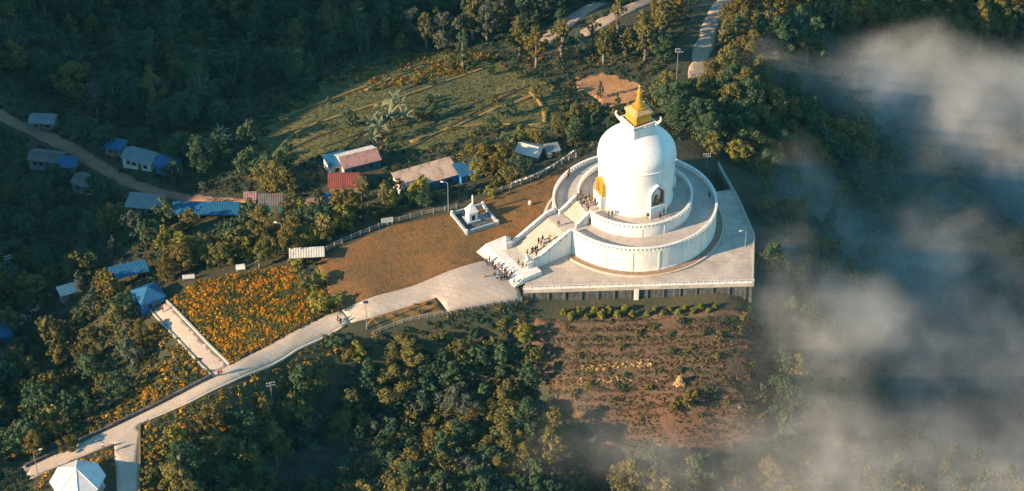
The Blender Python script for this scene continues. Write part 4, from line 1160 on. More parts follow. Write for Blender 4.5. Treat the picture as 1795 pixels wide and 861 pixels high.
# prayer flags
fl = thing('prayer_flag_string', 'string of small whitish prayer flags sagging above the lawn fence', 'flags', ground(893, 338))
o0 = np.array(fl.location); a_, b_ = ground(893, 338)-o0+[0, 0, 2.6], ground(1008, 284)-o0+[0, 0, 3.4]
pts = [a_+(b_-a_)*t - np.array([0, 0, 1.1*math.sin(math.pi*t)]) for t in np.linspace(0, 1, 33)]
MB().tube(pts, .02, 4).build('string', 'pole_metal', fl)
fm = MB().box(-.16, .16, -.008, .008, -.42, 0).mesh('flag', 'sign_white')
for p in pts[1:-1]: o = inst('flag', fm, fl, p, random.uniform(-.3, .9)); o.rotation_euler.x = random.uniform(-.4, .4)
for p in (pts[0], pts[-1]): MB().tube([(p[0], p[1], p[2]-4), (p[0], p[1], p[2]+.1)], .05, 6).build('flag_pole', 'timber', fl)

# ================================================================ trees
def scatter(poly, spacing, seed, pad=1.2, field=True, jitter=.9):
    """jittered points of the ground whose photo position lies inside poly"""
    r_ = np.random.default_rng(seed)
    P = np.array([ground(min(max(a, -260), 2060), min(max(b, -120), 960))[:2] for a, b in poly])
    lo, hi = P.min(0)-25, P.max(0)+25
    X, Y = np.meshgrid(np.arange(lo[0], hi[0], spacing), np.arange(lo[1], hi[1], spacing))
    X[1::2] += spacing/2
    xy = np.stack([X.ravel(), Y.ravel()], 1) + r_.uniform(-spacing*jitter/2, spacing*jitter/2, (X.size, 2))
    z = gridz(xy[:, 0], xy[:, 1]); pix = project(np.c_[xy, z])[:, :2]
    xy = xy[inpoly(pix, poly)]
    if not len(xy): return xy, np.zeros((0, 2)), np.zeros(0)
    ok, pix, z = free(xy, pad, field)
    return xy[ok], pix[ok], z[ok]
REG = [  # outline in the photo, spacing, kinds, colours, size range, wording
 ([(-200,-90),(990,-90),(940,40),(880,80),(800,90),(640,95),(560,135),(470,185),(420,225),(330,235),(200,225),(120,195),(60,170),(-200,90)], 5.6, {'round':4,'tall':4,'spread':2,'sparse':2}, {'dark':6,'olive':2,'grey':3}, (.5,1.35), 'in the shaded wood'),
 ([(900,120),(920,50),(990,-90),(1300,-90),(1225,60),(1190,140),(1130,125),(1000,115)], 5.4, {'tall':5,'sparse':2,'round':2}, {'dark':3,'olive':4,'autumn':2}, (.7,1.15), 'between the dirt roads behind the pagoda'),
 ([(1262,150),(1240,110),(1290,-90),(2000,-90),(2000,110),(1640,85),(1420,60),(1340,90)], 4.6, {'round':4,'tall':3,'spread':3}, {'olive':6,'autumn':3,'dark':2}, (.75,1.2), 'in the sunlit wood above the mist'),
 ([(1140,175),(1180,145),(1262,150),(1340,80),(1520,100),(1540,240),(1480,310),(1300,300),(1270,280),(1205,255)], 4.2, {'round':6,'spread':3,'tall':1}, {'dark':6,'olive':4}, (.5,1.2), 'in the wood right of the pagoda'),
 ([(960,235),(1000,195),(1040,208),(1085,210),(1070,245),(1010,262)], 3.6, {'round':6,'bush':2}, {'olive':5,'dark':4,'autumn':1}, (.4,.7), 'just behind the pagoda'),
 ([(430,395),(560,365),(690,345),(830,300),(900,270),(990,245),(1020,262),(930,312),(860,336),(780,358),(680,384),(590,415),(550,440),(500,452),(430,470),(290,480),(280,440)], 4.0, {'round':6,'bush':3,'tall':2,'spread':1}, {'dark':4,'olive':5,'lime':2,'autumn':2}, (.55,.95), 'behind the lawn fence'),
 ([(-200,440),(60,440),(200,460),(250,540),(290,590),(368,665),(240,718),(40,808),(-200,870)], 4.0, {'round':6,'bush':4,'tall':2}, {'dark':5,'olive':4,'autumn':2,'grey':2}, (.4,1.05), 'on the slope left of the path'),
 ([(520,690),(590,632),(650,650),(740,628),(830,612),(930,588),(945,640),(950,720),(1000,770),(1060,960),(330,960),(300,850),(440,740)], 3.3, {'round':7,'spread':2,'tall':3,'bush':1}, {'dark':6,'olive':4,'grey':1}, (.45,1.15), 'in the wood below the path'),
 ([(640,800),(760,740),(880,700),(990,740),(1040,960),(600,960)], 4.4, {'round':4,'spread':4}, {'olive':5,'autumn':3,'dark':1}, (.65,1.0), 'on the sunlit spur at the bottom'),
 ([(260,760),(450,690),(560,640),(500,760),(420,860),(330,960),(255,960),(255,860)], 3.4, {'bush':8,'round':1}, {'lime':3,'olive':4,'autumn':5,'dark':1}, (.5,1.0), 'on the bank below the path'),
 ([(1335,290),(1500,250),(2000,90),(2000,960),(1060,960),(1100,800),(1340,780),(1362,560),(1338,430)], 4.8, {'round':6,'spread':4,'tall':2}, {'dark':5,'olive':5,'autumn':1}, (.7,1.15), 'in the misty valley'),
 ([(-200,190),(120,235),(260,250),(430,245),(480,300),(560,300),(560,345),(430,345),(400,400),(280,440),(-200,440)], 6.2, {'round':6,'bush':4,'spread':1}, {'dark':7,'olive':2,'grey':1}, (.55,1.0), 'around the village houses'),
 ([(440,250),(520,180),(640,110),(880,105),(990,170),(980,225),(850,235),(700,265),(620,262),(480,290)], 7.5, {'bush':6,'round':1}, {'olive':5,'dark':3,'autumn':1}, (.25,.75), 'on the grass field'),
 ([(950,560),(1330,545),(1345,770),(1010,745)], 4.5, {'bush':8}, {'olive':6,'autumn':2,'dark':1}, (.25,.65), 'on the cleared slope'),
]
ALL = []
for ri, (poly, sp, kinds, cols, (s0, s1), word) in enumerate(REG):
    xy, pix, z = scatter(poly, sp, 100+ri, field=ri < 12)
    kn, kp = list(kinds), np.array(list(kinds.values()), float); cn, cpz = list(cols), np.array(list(cols.values()), float)
    r_ = np.random.default_rng(500+ri)
    for i in range(len(xy)):
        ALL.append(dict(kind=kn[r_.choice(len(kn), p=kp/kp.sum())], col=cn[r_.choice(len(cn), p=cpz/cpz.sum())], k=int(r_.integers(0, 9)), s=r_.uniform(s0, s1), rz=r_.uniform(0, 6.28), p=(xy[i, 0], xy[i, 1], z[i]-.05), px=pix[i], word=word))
# trees the photograph shows one by one: foot pixel, kind, colour, size
PICK = [(940,118,'tall','autumn',1.15),(1058,112,'tall','olive',1.05),(1130,108,'tall','olive',1.05),(812,120,'tall','dark',1.05),(590,92,'tall','olive',.95),(505,62,'round','olive',1.0),(748,85,'tall','olive',1.0),(645,92,'sparse','olive',.7),(286,228,'round','grey',1.05),(172,205,'tall','grey',1.05),(505,110,'round','olive',.75),(478,112,'sparse','autumn',.6),(438,150,'round','grey',.7),
 (848,305,'spread','autumn',1.0),(832,330,'tall','lime',.7),(878,300,'round','autumn',.95),(860,345,'bush','lime',.9),(740,212,'bush','autumn',1.0),(490,190,'bush','olive',1.1),(530,175,'bush','dark',1.2),
 (320,478,'round','autumn',.95),(292,490,'round','autumn',.85),(400,466,'round','lime',.9),(385,470,'round','olive',.9),(455,470,'tall','lime',.6),(470,455,'round','olive',.8),(430,440,'round','olive',.95),(345,462,'round','olive',1.0),
 (625,632,'round','lime',.65),(585,606,'bush','dark',1.1),(605,628,'bush','autumn',1.2),(690,640,'round','olive',.75),(770,600,'bush','olive',1.0),(920,600,'round','lime',.7),(700,612,'bush','olive',.8),(830,592,'bush','dark',.9),(880,575,'bush','lime',.8),(810,640,'round','olive',.95),
 (560,545,'bush','lime',1.5),(535,505,'bush','olive',1.5),(520,470,'bush','lime',1.2),(75,372,'spread','grey',1.0),(70,398,'tall','grey',.9),(200,445,'tall','grey',.5),(880,45,'sparse','grey',1.1),(60,800,'round','autumn',.8),(380,800,'round','olive',.9),(1210,712,'bush','autumn',1.3),(1185,718,'bush','autumn',1.0),(1052,172,'cone','dark',.5),(1082,186,'cone','dark',.45),(1290,285,'round','lime',.8),(1370,268,'round','olive',.9),(1345,280,'round','lime',.75),
 (720,840,'round','autumn',1.0),(760,800,'spread','autumn',.85),(905,740,'round','autumn',.9),(965,745,'bush','lime',1.1),(150,640,'round','autumn',.7),(250,600,'round','autumn',.7),(120,790,'bush','autumn',1.3)]
for i, (a, b, kd, cl_, s_) in enumerate(PICK):
    p = ground(a, b)
    ALL = [t for t in ALL if math.hypot(t['p'][0]-p[0], t['p'][1]-p[1]) > 1.8]
    ALL.append(dict(kind=kd, col=cl_, k=i, s=s_, rz=i*1.3, p=tuple(p-[0, 0, .05]), px=np.array([a, b], float), word=None, pick=True))
for t in ALL:
    Rr, H = KINDS[t['kind']][0][3], KINDS[t['kind']][0][2]
    inf = -10 < t['px'][0] < 1805 and -5 < t['px'][1] < 900
    mist = t['px'][0] > 1420 and t['px'][1] > 90
    t['score'] = (1000 if t.get('pick') else 0) + (Rr*H*t['s']**2*(.25 if mist else 1) if inf else -1)
trees = sorted([t for t in ALL if t['kind'] != 'bush'], key=lambda t: -t['score'])
bushes = sorted([t for t in ALL if t['kind'] == 'bush'], key=lambda t: -t['score'])
single = [t for t in trees[:300] if t['score'] > 0] + [t for t in bushes[:90] if t['score'] > 0]
rest = trees[300:] + bushes[90:]
LM = [(135,830,'the gazebo'),(258,512,'the blue pavilion'),(225,475,'the long blue roof'),(362,365,'the long blue shed'),(255,352,'the ruined shed'),(475,345,'the teal hut'),(603,308,'the red roof'),(620,270,'the patched roof house'),(745,300,'the long beige roof'),(928,262,'the pale roofed hut'),(840,380,'the walled shrine'),(537,443,'the white shelter'),(678,385,'the white signboard'),(430,560,'the marigold field'),(330,600,'the side path'),(70,270,'the grey roofs at far left'),(270,275,'the grey farmhouse'),(1118,300,'the pagoda'),(1230,100,'the dirt road behind the pagoda'),(1187,115,'the tall post with a white panel'),(1000,40,'the pale roads at the top'),(1065,155,'the bare orange earth'),(680,200,'the big banana clump'),(385,250,'the small banana clump'),(780,540,'the plaza'),(1120,520,'the retaining wall'),(1150,650,'the cleared slope'),(470,690,'the forked pale pole'),(222,800,'the branch path'),(1360,25,'the bare glade at the top'),(700,130,'the top of the grass field'),(600,200,'the grass field'),(1310,430,'the right corner of the platform'),(100,60,'the top left corner'),(780,740,'the bottom spur of trees'),(560,700,'the wood edge under the path'),(1600,60,'the top right corner'),(1600,300,'the thick mist bank'),(1500,650,'the lower mist'),(300,70,'the dark glade at upper left'),(520,60,'the dark wood at the top')]
KW = {'round': 'rounded tree', 'tall': 'tall slender tree', 'spread': 'wide spreading tree', 'cone': 'pointed tree', 'sparse': 'thin sparse tree', 'bush': 'low bush'}
CW = {'dark': 'dark green', 'olive': 'olive green', 'autumn': 'orange brown', 'lime': 'yellow green', 'grey': 'grey green'}
def where(px):
    d = [((px[0]-a)**2+((px[1]-b)*1.5)**2, a, b, n) for a, b, n in LM]
    _, a, b, n = min(d); dx, dy = px[0]-a, (px[1]-b)*1.5
    return ('left of ' if dx < 0 else 'right of ')+n if abs(dx) > abs(dy) else ('above ' if dy < 0 else 'below ')+n
lab = {}
for t in single:
    t['lab'] = f"{CW[t['col']]} {KW[t['kind']]} {where(t['px'])}"
    lab.setdefault(t['lab'], []).append(t)
for L, ts_ in lab.items():
    ts_.sort(key=lambda t: -t['s'])
    n_ = len(ts_); pre = [''] if n_ == 1 else (['larger ', 'smaller '] if n_ == 2 else (['largest ', 'second largest ', 'third largest ', 'fourth largest ', 'fifth largest ', 'sixth largest ', 'seventh largest '][:n_-1]+['smallest ']))
    if len(pre) < n_: pre = None
    for i, t in enumerate(ts_):
        if pre: t['lab'] = pre[i]+L
        t['grp'] = 'trees and bushes '+L.split(' tree ')[-1].split(' bush ')[-1]
NM = {'round': 'broadleaf_tree', 'tall': 'slender_tree', 'spread': 'spreading_tree', 'cone': 'pointed_tree', 'sparse': 'sparse_tree', 'bush': 'shrub'}
for t in single:
    plant_tree(t['kind'], t['k'], t['p'], t['s'], t['rz'], t['col'], NM[t['kind']], t['lab'], t['grp'])

def massed(lst, name, label, cat):
    Q, Cc = [], []
    r_ = np.random.default_rng(77)
    for t in lst:
        q, tn = SOUP[t['kind']][t['k'] % len(SOUP[t['kind']])]
        if t['score'] < 0: q, tn = q[::2], tn[::2]
        c, s_ = math.cos(t['rz'])*t['s'], math.sin(t['rz'])*t['s']
        v_ = np.stack([q[..., 0]*c-q[..., 1]*s_, q[..., 0]*s_+q[..., 1]*c, q[..., 2]*t['s']], -1)+np.array(t['p'])
        a, b = map(np.array, LEAFRGB[t['col']])
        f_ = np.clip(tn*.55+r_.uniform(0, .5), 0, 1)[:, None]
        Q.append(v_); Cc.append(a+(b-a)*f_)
        H = KINDS[t['kind']][0][2]*t['s']; w = .03*H
        x, y, z = t['p']; hh = H*.55
        Q.append(np.array([[(x-w, y, z-.4), (x+w, y, z-.4), (x+w*.5, y, z+hh), (x-w*.5, y, z+hh)], [(x, y-w, z-.4), (x, y+w, z-.4), (x, y+w*.5, z+hh), (x, y-w*.5, z+hh)]])); Cc.append(np.array([(.06, .045, .033)]*2))
    me = soup(name, np.concatenate(Q), np.concatenate(Cc), 'leaf_attr')
    o = bpy.data.objects.new(name, me); COL.objects.link(o); return tag(o, label, cat, kind='stuff')
massed([t for t in rest if t['px'][0] < 1250 and t['px'][1] < 480], 'woodland', 'dense mixed woodland behind the lawn and village', 'woodland')
massed([t for t in rest if t['px'][0] < 1250 and t['px'][1] >= 480], 'woodland', 'dense mixed woodland on the slopes below the path', 'woodland')
massed([t for t in rest if t['px'][0] >= 1250], 'woodland', 'dense mixed woodland on the misty slopes right of the pagoda', 'woodland')

# ---------------------------------------------------------------- undergrowth, crops, flowers
def tufts(poly, spacing, per, hgt, rad, size, cols, name, label, cat, m='leaf_attr', seed=1, field=True, pad=.3, excl=None, patch=None, lift=0.0, allow=False):
    r_ = np.random.default_rng(seed)
    global EXCL
    keep = EXCL
    if allow: EXCL = [P for P in EXCL if P is not poly]
    xy, pix, z = scatter(poly, spacing, seed, pad, field)
    EXCL = keep
    if patch is not None:
        n_ = np.sin(xy[:, 0]*.31+seed)*np.cos(xy[:, 1]*.37)+.5*np.sin(xy[:, 0]*.83+xy[:, 1]*.7)
        k = n_ > patch; xy, pix, z = xy[k], pix[k], z[k]
    if not len(xy): return
    n = len(xy); c = np.c_[xy, z+lift]
    sc_ = r_.uniform(.5, 1.35, n)
    id_ = np.repeat(np.arange(n), per); N_ = len(id_)
    d = r_.normal(size=(N_, 3)); d[:, 2] = np.abs(d[:, 2]); d /= np.linalg.norm(d, axis=1)[:, None]
    p = c[id_]+d*np.array([rad, rad, hgt])*(sc_[id_]*r_.uniform(.5, 1.05, N_))[:, None]
    nr = d+r_.normal(size=(N_, 3))*.5+[0, 0, .35]; nr /= np.linalg.norm(nr, axis=1)[:, None]
    t = np.cross(nr, r_.normal(size=(N_, 3))); t /= np.linalg.norm(t, axis=1)[:, None]; b = np.cross(nr, t)
    s = size*r_.uniform(.6, 1.3, N_); l, w = (s*.6)[:, None], (s*.38)[:, None]
    q = np.stack([p-t*l, p+b*w, p+t*l, p-b*w], 1)
    ci = r_.choice(len(cols), n, p=np.array([x[1] for x in cols])/sum(x[1] for x in cols))
    if name == 'marigolds':    # leafy gaps and thin places between the blossoms
        g_ = np.sin(xy[:, 0]*.55+2*np.sin(xy[:, 1]*.4))*np.cos(xy[:, 1]*.62+np.sin(xy[:, 0]*.7))+r_.normal(size=n)*.35
        ci = np.where(g_ < -.35, r_.choice([len(cols)-1, len(cols)-2], n), ci); sc_ = sc_*np.clip(1+.3*g_, .55, 1.35)
    base = np.array([x[0] for x in cols])[ci][id_]*r_.uniform(.55, 1.5, N_)[:, None]
    me = soup(name, q, base, m)
    o = bpy.data.objects.new(name, me); COL.objects.link(o); return tag(o, label, cat, kind='stuff')
FOR = [((.036, .066, .04), 6), ((.065, .08, .04), 4), ((.12, .10, .042), 2), ((.17, .115, .04), 1)]
tufts([(-200,-90),(1330,-90),(1330,130),(1230,240),(1000,275),(860,335),(680,380),(540,435),(300,480),(-200,480)], 2.3, 26, .9, 1.1, .55, FOR, 'undergrowth', 'dark scrub and undergrowth behind the lawn', 'undergrowth', seed=31)
tufts([(-200,470),(260,470),(380,660),(240,735),(-200,880)], 1.7, 30, .9, .95, .48, FOR+[((.20, .12, .03), 1.5)], 'undergrowth', 'mixed scrub on the slope left of the path', 'undergrowth', seed=32)
tufts([(255,900),(370,795),(440,740),(500,695),(610,612),(640,590),(780,553),(930,530),(950,760),(1100,800),(1100,960),(200,960)], 1.35, 26, .9, .95, .5, FOR, 'undergrowth', 'dark scrub on the slope below the path', 'undergrowth', seed=33)
tufts([(1250,150),(1340,-90),(2000,-90),(2000,960),(1050,960),(1100,790),(1345,775),(1340,300)], 2.4, 24, 1.0, 1.2, .6, FOR+[((.12, .09, .03), 2)], 'undergrowth', 'scrub on the misty slopes right of the pagoda', 'undergrowth', seed=34)
tufts([(-150,880),(-150,850),(40,824),(56,846),(62,920),(-150,920)], 1.5, 28, .8, .9, .45, FOR, 'undergrowth', 'dark scrub below the path at the lower left corner', 'undergrowth', seed=45)
GR = [((.17, .15, .052), 4), ((.11, .12, .048), 6), ((.24, .175, .05), 1), ((.085, .10, .042), 3)]
tufts(FIELD, 1.0, 12, .18, .6, .32, GR, 'field_crop', 'low green crop on the terraced grass field', 'crop', seed=35, field=False)
tufts([(560,140),(700,95),(880,95),(860,125),(720,150),(620,165)], 1.3, 22, .7, .7, .4, [((.26, .17, .035), 5), ((.30, .14, .05), 2), ((.14, .12, .03), 3)], 'tall_grass', 'golden tall grass along the upper edge of the field', 'grass', seed=36, field=False, patch=-.2)
tufts(CLEAR, .8, 12, .38, .5, .30, [((.12, .075, .045), 4), ((.085, .08, .038), 6), ((.19, .11, .055), 2), ((.06, .07, .035), 4)], 'weeds', 'brown weeds scattered over the cleared reddish slope', 'weeds', seed=37, field=False, patch=-.75)
MAR = [((.64, .25, .010), 5), ((.70, .36, .02), 3.5), ((.42, .14, .012), 2), ((.085, .095, .03), 5), ((.17, .15, .035), 4)]
tufts(FLOWER, .5, 26, .75, .34, .18, MAR, 'marigolds', 'dense orange marigolds filling the fenced field', 'flowers', 'petal_attr', 38, False, allow=True)
MAR2 = [((.60, .29, .018), 5), ((.36, .19, .025), 4), ((.15, .135, .035), 4)]
tufts([(245,575),(285,565),(365,655),(300,690),(230,690),(250,630)], 1.1, 30, .8, .6, .28, MAR2, 'marigolds', 'loose orange blossoms left of the side path', 'flowers', 'petal_attr', 39, patch=-.4)
tufts([(150,755),(200,705),(290,675),(300,692),(240,722),(160,762)], 1.1, 30, .8, .6, .28, MAR2, 'marigolds', 'strip of orange blossoms along the upper side of the path', 'flowers', 'petal_attr', 40)
tufts([(250,752),(300,725),(400,680),(520,622),(590,585),(610,610),(500,690),(440,735),(370,790),(255,880)], 1.0, 30, .8, .6, .28, MAR2+[((.14, .14, .04), 4), ((.08, .09, .03), 3)], 'marigolds', 'orange and yellow blossoms on the bank below the path', 'flowers', 'petal_attr', 41, patch=-1.1)
tufts([(70,838),(130,808),(200,785),(204,850),(185,862),(60,862)], 1.1, 26, .7, .6, .28, MAR2, 'marigolds', 'orange bushes around the gazebo', 'flowers', 'petal_attr', 42)
STR = [((.62, .42, .18), 5), ((.45, .30, .13), 3)]
for i, (pl, lb) in enumerate((([(1020,640),(1140,632),(1142,642),(1020,651)], 'upper row of pale straw stubble on the cleared slope'), ([(1018,666),(1110,658),(1110,668),(1018,677)], 'lower row of pale straw stubble on the cleared slope'))):
    tufts(pl, .6, 16, .4, .4, .26, STR, 'straw_row', lb, 'straw', 'petal_attr', 50+i, False)
for i, (yy, a, b) in enumerate(((566, 950, 1330), (585, 945, 1250), (610, 990, 1330), (690, 980, 1300), (720, 1010, 1330))):
    ribbon([(a, yy+6), ((a+b)/2, yy), (b, yy-4)], 1.0, 'terrace_edge', 'red_soil', .25, 1.0, .25)

for i, yy in enumerate(range(578, 770, 15)):
    gcol = [((.075, .09, .038), 5), ((.11, .095, .04), 3)] if i % 2 else [((.24, .12, .05), 4), ((.17, .10, .05), 3)]
    tufts([(955+(i % 3)*12, yy), (1330, yy-8), (1330, yy-1), (955, yy+7)], .62, 12, .42, .42, .28, gcol, 'weed_row', ('green' if i % 2 else 'rust brown')+f' weedy band {i+1} of the cleared slope counted from the platform', 'weeds', seed=70+i, field=False, patch=-.5)
# grass blades of the brown lawn, short
tufts(LAWN, .9, 9, .10, .5, .22, [((.34, .15, .045), 5), ((.24, .12, .04), 3), ((.17, .12, .04), 2)], 'lawn_grass', 'short dry orange brown grass of the lawn', 'grass', seed=60, field=False, allow=True)

# ---------------------------------------------------------------- banana plants and palms
def bleaf(L, wd, droop):
    mb = MB(); n = 7; V = []
    for i in range(n):
        t = i/(n-1); w = wd*math.sin(math.pi*min(1, .08+t*.92))**.7
        x = L*t*(1-.18*droop*t); z = L*(.75*t-droop*t*t*.85)
        V += [(x, -w, z-.10*w), (x, 0, z+.06), (x, w, z-.10*w)]
    Fs = []
    for i in range(n-1):
        for j in range(2): Fs.append((i*3+j, i*3+j+1, i*3+3+j+1, i*3+3+j))
    mb.add(V, Fs); me = mb.mesh('leaf', 'leaf_banana', True)
    a = me.attributes.new('tint', 'FLOAT', 'FACE'); a.data.foreach_set('value', np.random.default_rng(3).uniform(0, 1, len(Fs)).astype(np.float32)); return me
BL = [bleaf(2.6, .30, .7), bleaf(2.3, .28, 1.0), bleaf(2.8, .26, .45)]
def frond(L):
    mb = MB(); V = []; n = 14; Fs = []
    for i in range(n):
        t = (i+1)/n; x = L*t*(1-.15*t); z = L*(.6*t-.75*t*t); w = .55*math.sin(math.pi*min(1, .15+.85*t))+.05
        for s in (-1, 1):
            k = len(V); V += [(x-.05, 0, z), (x+.07, 0, z), (x+.30, s*w, z-.22), (x+.22, s*w, z-.24)]; Fs.append((k, k+1, k+2, k+3))
        if i: pass
    mb.add(V, Fs); mb.tube([(L*t*(1-.15*t), 0, L*(.6*t-.75*t*t)+.01) for t in np.linspace(0, 1, 8)], [.04]*7+[.01], 4)
    me = mb.mesh('frond', 'leaf_lime'); a = me.attributes.new('tint', 'FLOAT', 'FACE'); a.data.foreach_set('value', np.full(len(mb.f), .8, np.float32)); return me
FR = [frond(2.2), frond(1.9)]
bst = MB().tube([(0, 0, -.4), (.05, 0, 1.0), (0, 0, 2.3)], [.17, .14, .09], 8).mesh('stem', 'leaf_olive' if False else 'bark', True)
def banana(px, py, s, label, seed, group=None, p=None, nleaf=9):
    r_ = random.Random(seed); p = ground(px, py) if p is None else p
    t = thing('banana_plant', label, 'banana plant', p, r_.uniform(0, 6), group); t.scale = (s,)*3
    inst('stem', bst, t)
    for k in range(nleaf):
        o = inst('leaf', r_.choice(BL), t, (0, 0, 1.9+.3*r_.random()), k*2.4+r_.uniform(-.3, .3), r_.uniform(.75, 1.1)); o.rotation_euler.y = r_.uniform(-.65, .15)
    KEEP.append((p[0], p[1], 1.0)); return t
BAN = [(668,245,1.5),(650,232,1.3),(684,226,1.5),(700,205,1.4),(672,208,1.4),(690,188,1.2),(712,222,1.2),(655,255,1.1)]
for i, (a, b, s_) in enumerate(BAN):
    banana(a, b, s_, ['front left', 'far left', 'central', 'back right', 'middle left', 'rearmost', 'far right', 'frontmost small'][i]+' banana plant in the big clump on the field', 10+i, 'banana plants in the big clump')
for i, (a, b, s_) in enumerate([(382,272,1.3),(395,262,1.2),(370,266,1.1),(388,250,1.1)]):
    banana(a, b, s_, ['front', 'right', 'left', 'rear'][i]+' banana plant in the shaded clump above the long blue shed', 30+i, 'banana plants in the shaded clump')
def palm(px, py, s, label, seed, h=1.6):
    r_ = random.Random(seed); p = ground(px, py); t = thing('palm', label, 'palm', p, 0); t.scale = (s,)*3
    MB().tube([(0, 0, -.4), (.05, .03, h*.5), (0, 0, h)], [.2, .15, .12], 8).build('trunk', 'bark', t)
    for k in range(14):
        o = inst('frond', r_.choice(FR), t, (0, 0, h-.05), k*2.4, r_.uniform(.8, 1.1)); o.rotation_euler.y = r_.uniform(-.5, .5)
palm(560, 496, 1.0, 'yellow green palm at the corner of the marigold field and lawn', 1)
palm(588, 538, 1.05, 'yellow green palm beside the path at the end of the marigold field', 2)
palm(548, 508, .8, 'small yellow palm behind the hedge of the marigold field', 3)
# row of bright young plants under the retaining wall
yq, yt = leaves(np.array([[0, 0, .9], [.25, .1, .6], [-.25, .05, .6], [0, -.2, 1.3], [.1, .2, 1.1]]), np.array([[.42, .42, .5]]*5), 200, .36, rs=np.random.default_rng(8))
ym = soup('foliage', yq, yt, 'leaf_lime', 'tint')
ysm = MB().tube([(0, 0, -.3), (0, 0, 1.0)], [.05, .03], 5).mesh('stem', 'bark')
ORD = 'first second third fourth fifth sixth seventh eighth ninth tenth eleventh twelfth thirteenth fourteenth fifteenth sixteenth seventeenth eighteenth nineteenth twentieth'.split()
row = [(988+13.3*i, 556-.6*i + (5 if i % 2 else -3), i) for i in range(21) if i not in (10,)]
for n_, (a, b, i) in enumerate(row):
    p = ground(a, b); half = 'left' if i < 10 else 'right'
    t = thing('young_plant', f'{ORD[n_]} yellow green young plant from the left in the row under the retaining wall', 'plant', p, i*1.7, 'young plants under the retaining wall'); s_ = random.uniform(.75, 1.15)*(1.15 if i < 10 else .85); t.scale = (s_,)*3
    inst('stem', ysm, t); inst('foliage', ym, t)
# straw heap and a few boulders of the cleared slope
hp = thing('straw_heap', 'pale straw heap on the cleared slope below the platform', 'straw heap', ground(1190, 676))
hq, ht = leaves(np.array([[0, 0, .5], [.5, .1, .4], [-.5, 0, .4], [0, .2, 1.2], [.1, 0, 1.8]]), np.array([[.8, .7, .6], [.7, .6, .5], [.7, .6, .5], [.6, .5, .6], [.4, .4, .5]]), 700, .4, rs=np.random.default_rng(4))
MATS['straw_leaf'] = leafmat('straw_leaf', (.42, .27, .12), (.62, .44, .22), trans=.1)
inst('straw', soup('straw', hq, ht, 'straw_leaf', 'tint'), hp)
def rock(px, py, s, label, seed):
    r_ = np.random.default_rng(seed); bm = bmesh.new(); bmesh.ops.create_icosphere(bm, subdivisions=2, radius=1)
    for vt in bm.verts: vt.co *= 1+.22*r_.normal(); vt.co.z *= .65
    me = bpy.data.meshes.new('boulder'); bm.to_mesh(me); bm.free(); me.materials.append(M['rock'])
    p = ground(px, py); o = inst('boulder', me, None, (p[0], p[1], p[2]+.1*s), seed, s); return tag(o, label, 'boulder')
rock(1151, 668, .35, 'small pale boulder left of the straw heap', 1)
rock(1296, 714, .4, 'small boulder at the right side of the cleared slope', 2)
rock(975, 697, .35, 'small pale boulder at the left edge of the cleared slope', 3)
rock(600, 572, .5, 'boulder at the bend of the path above the wood', 4)

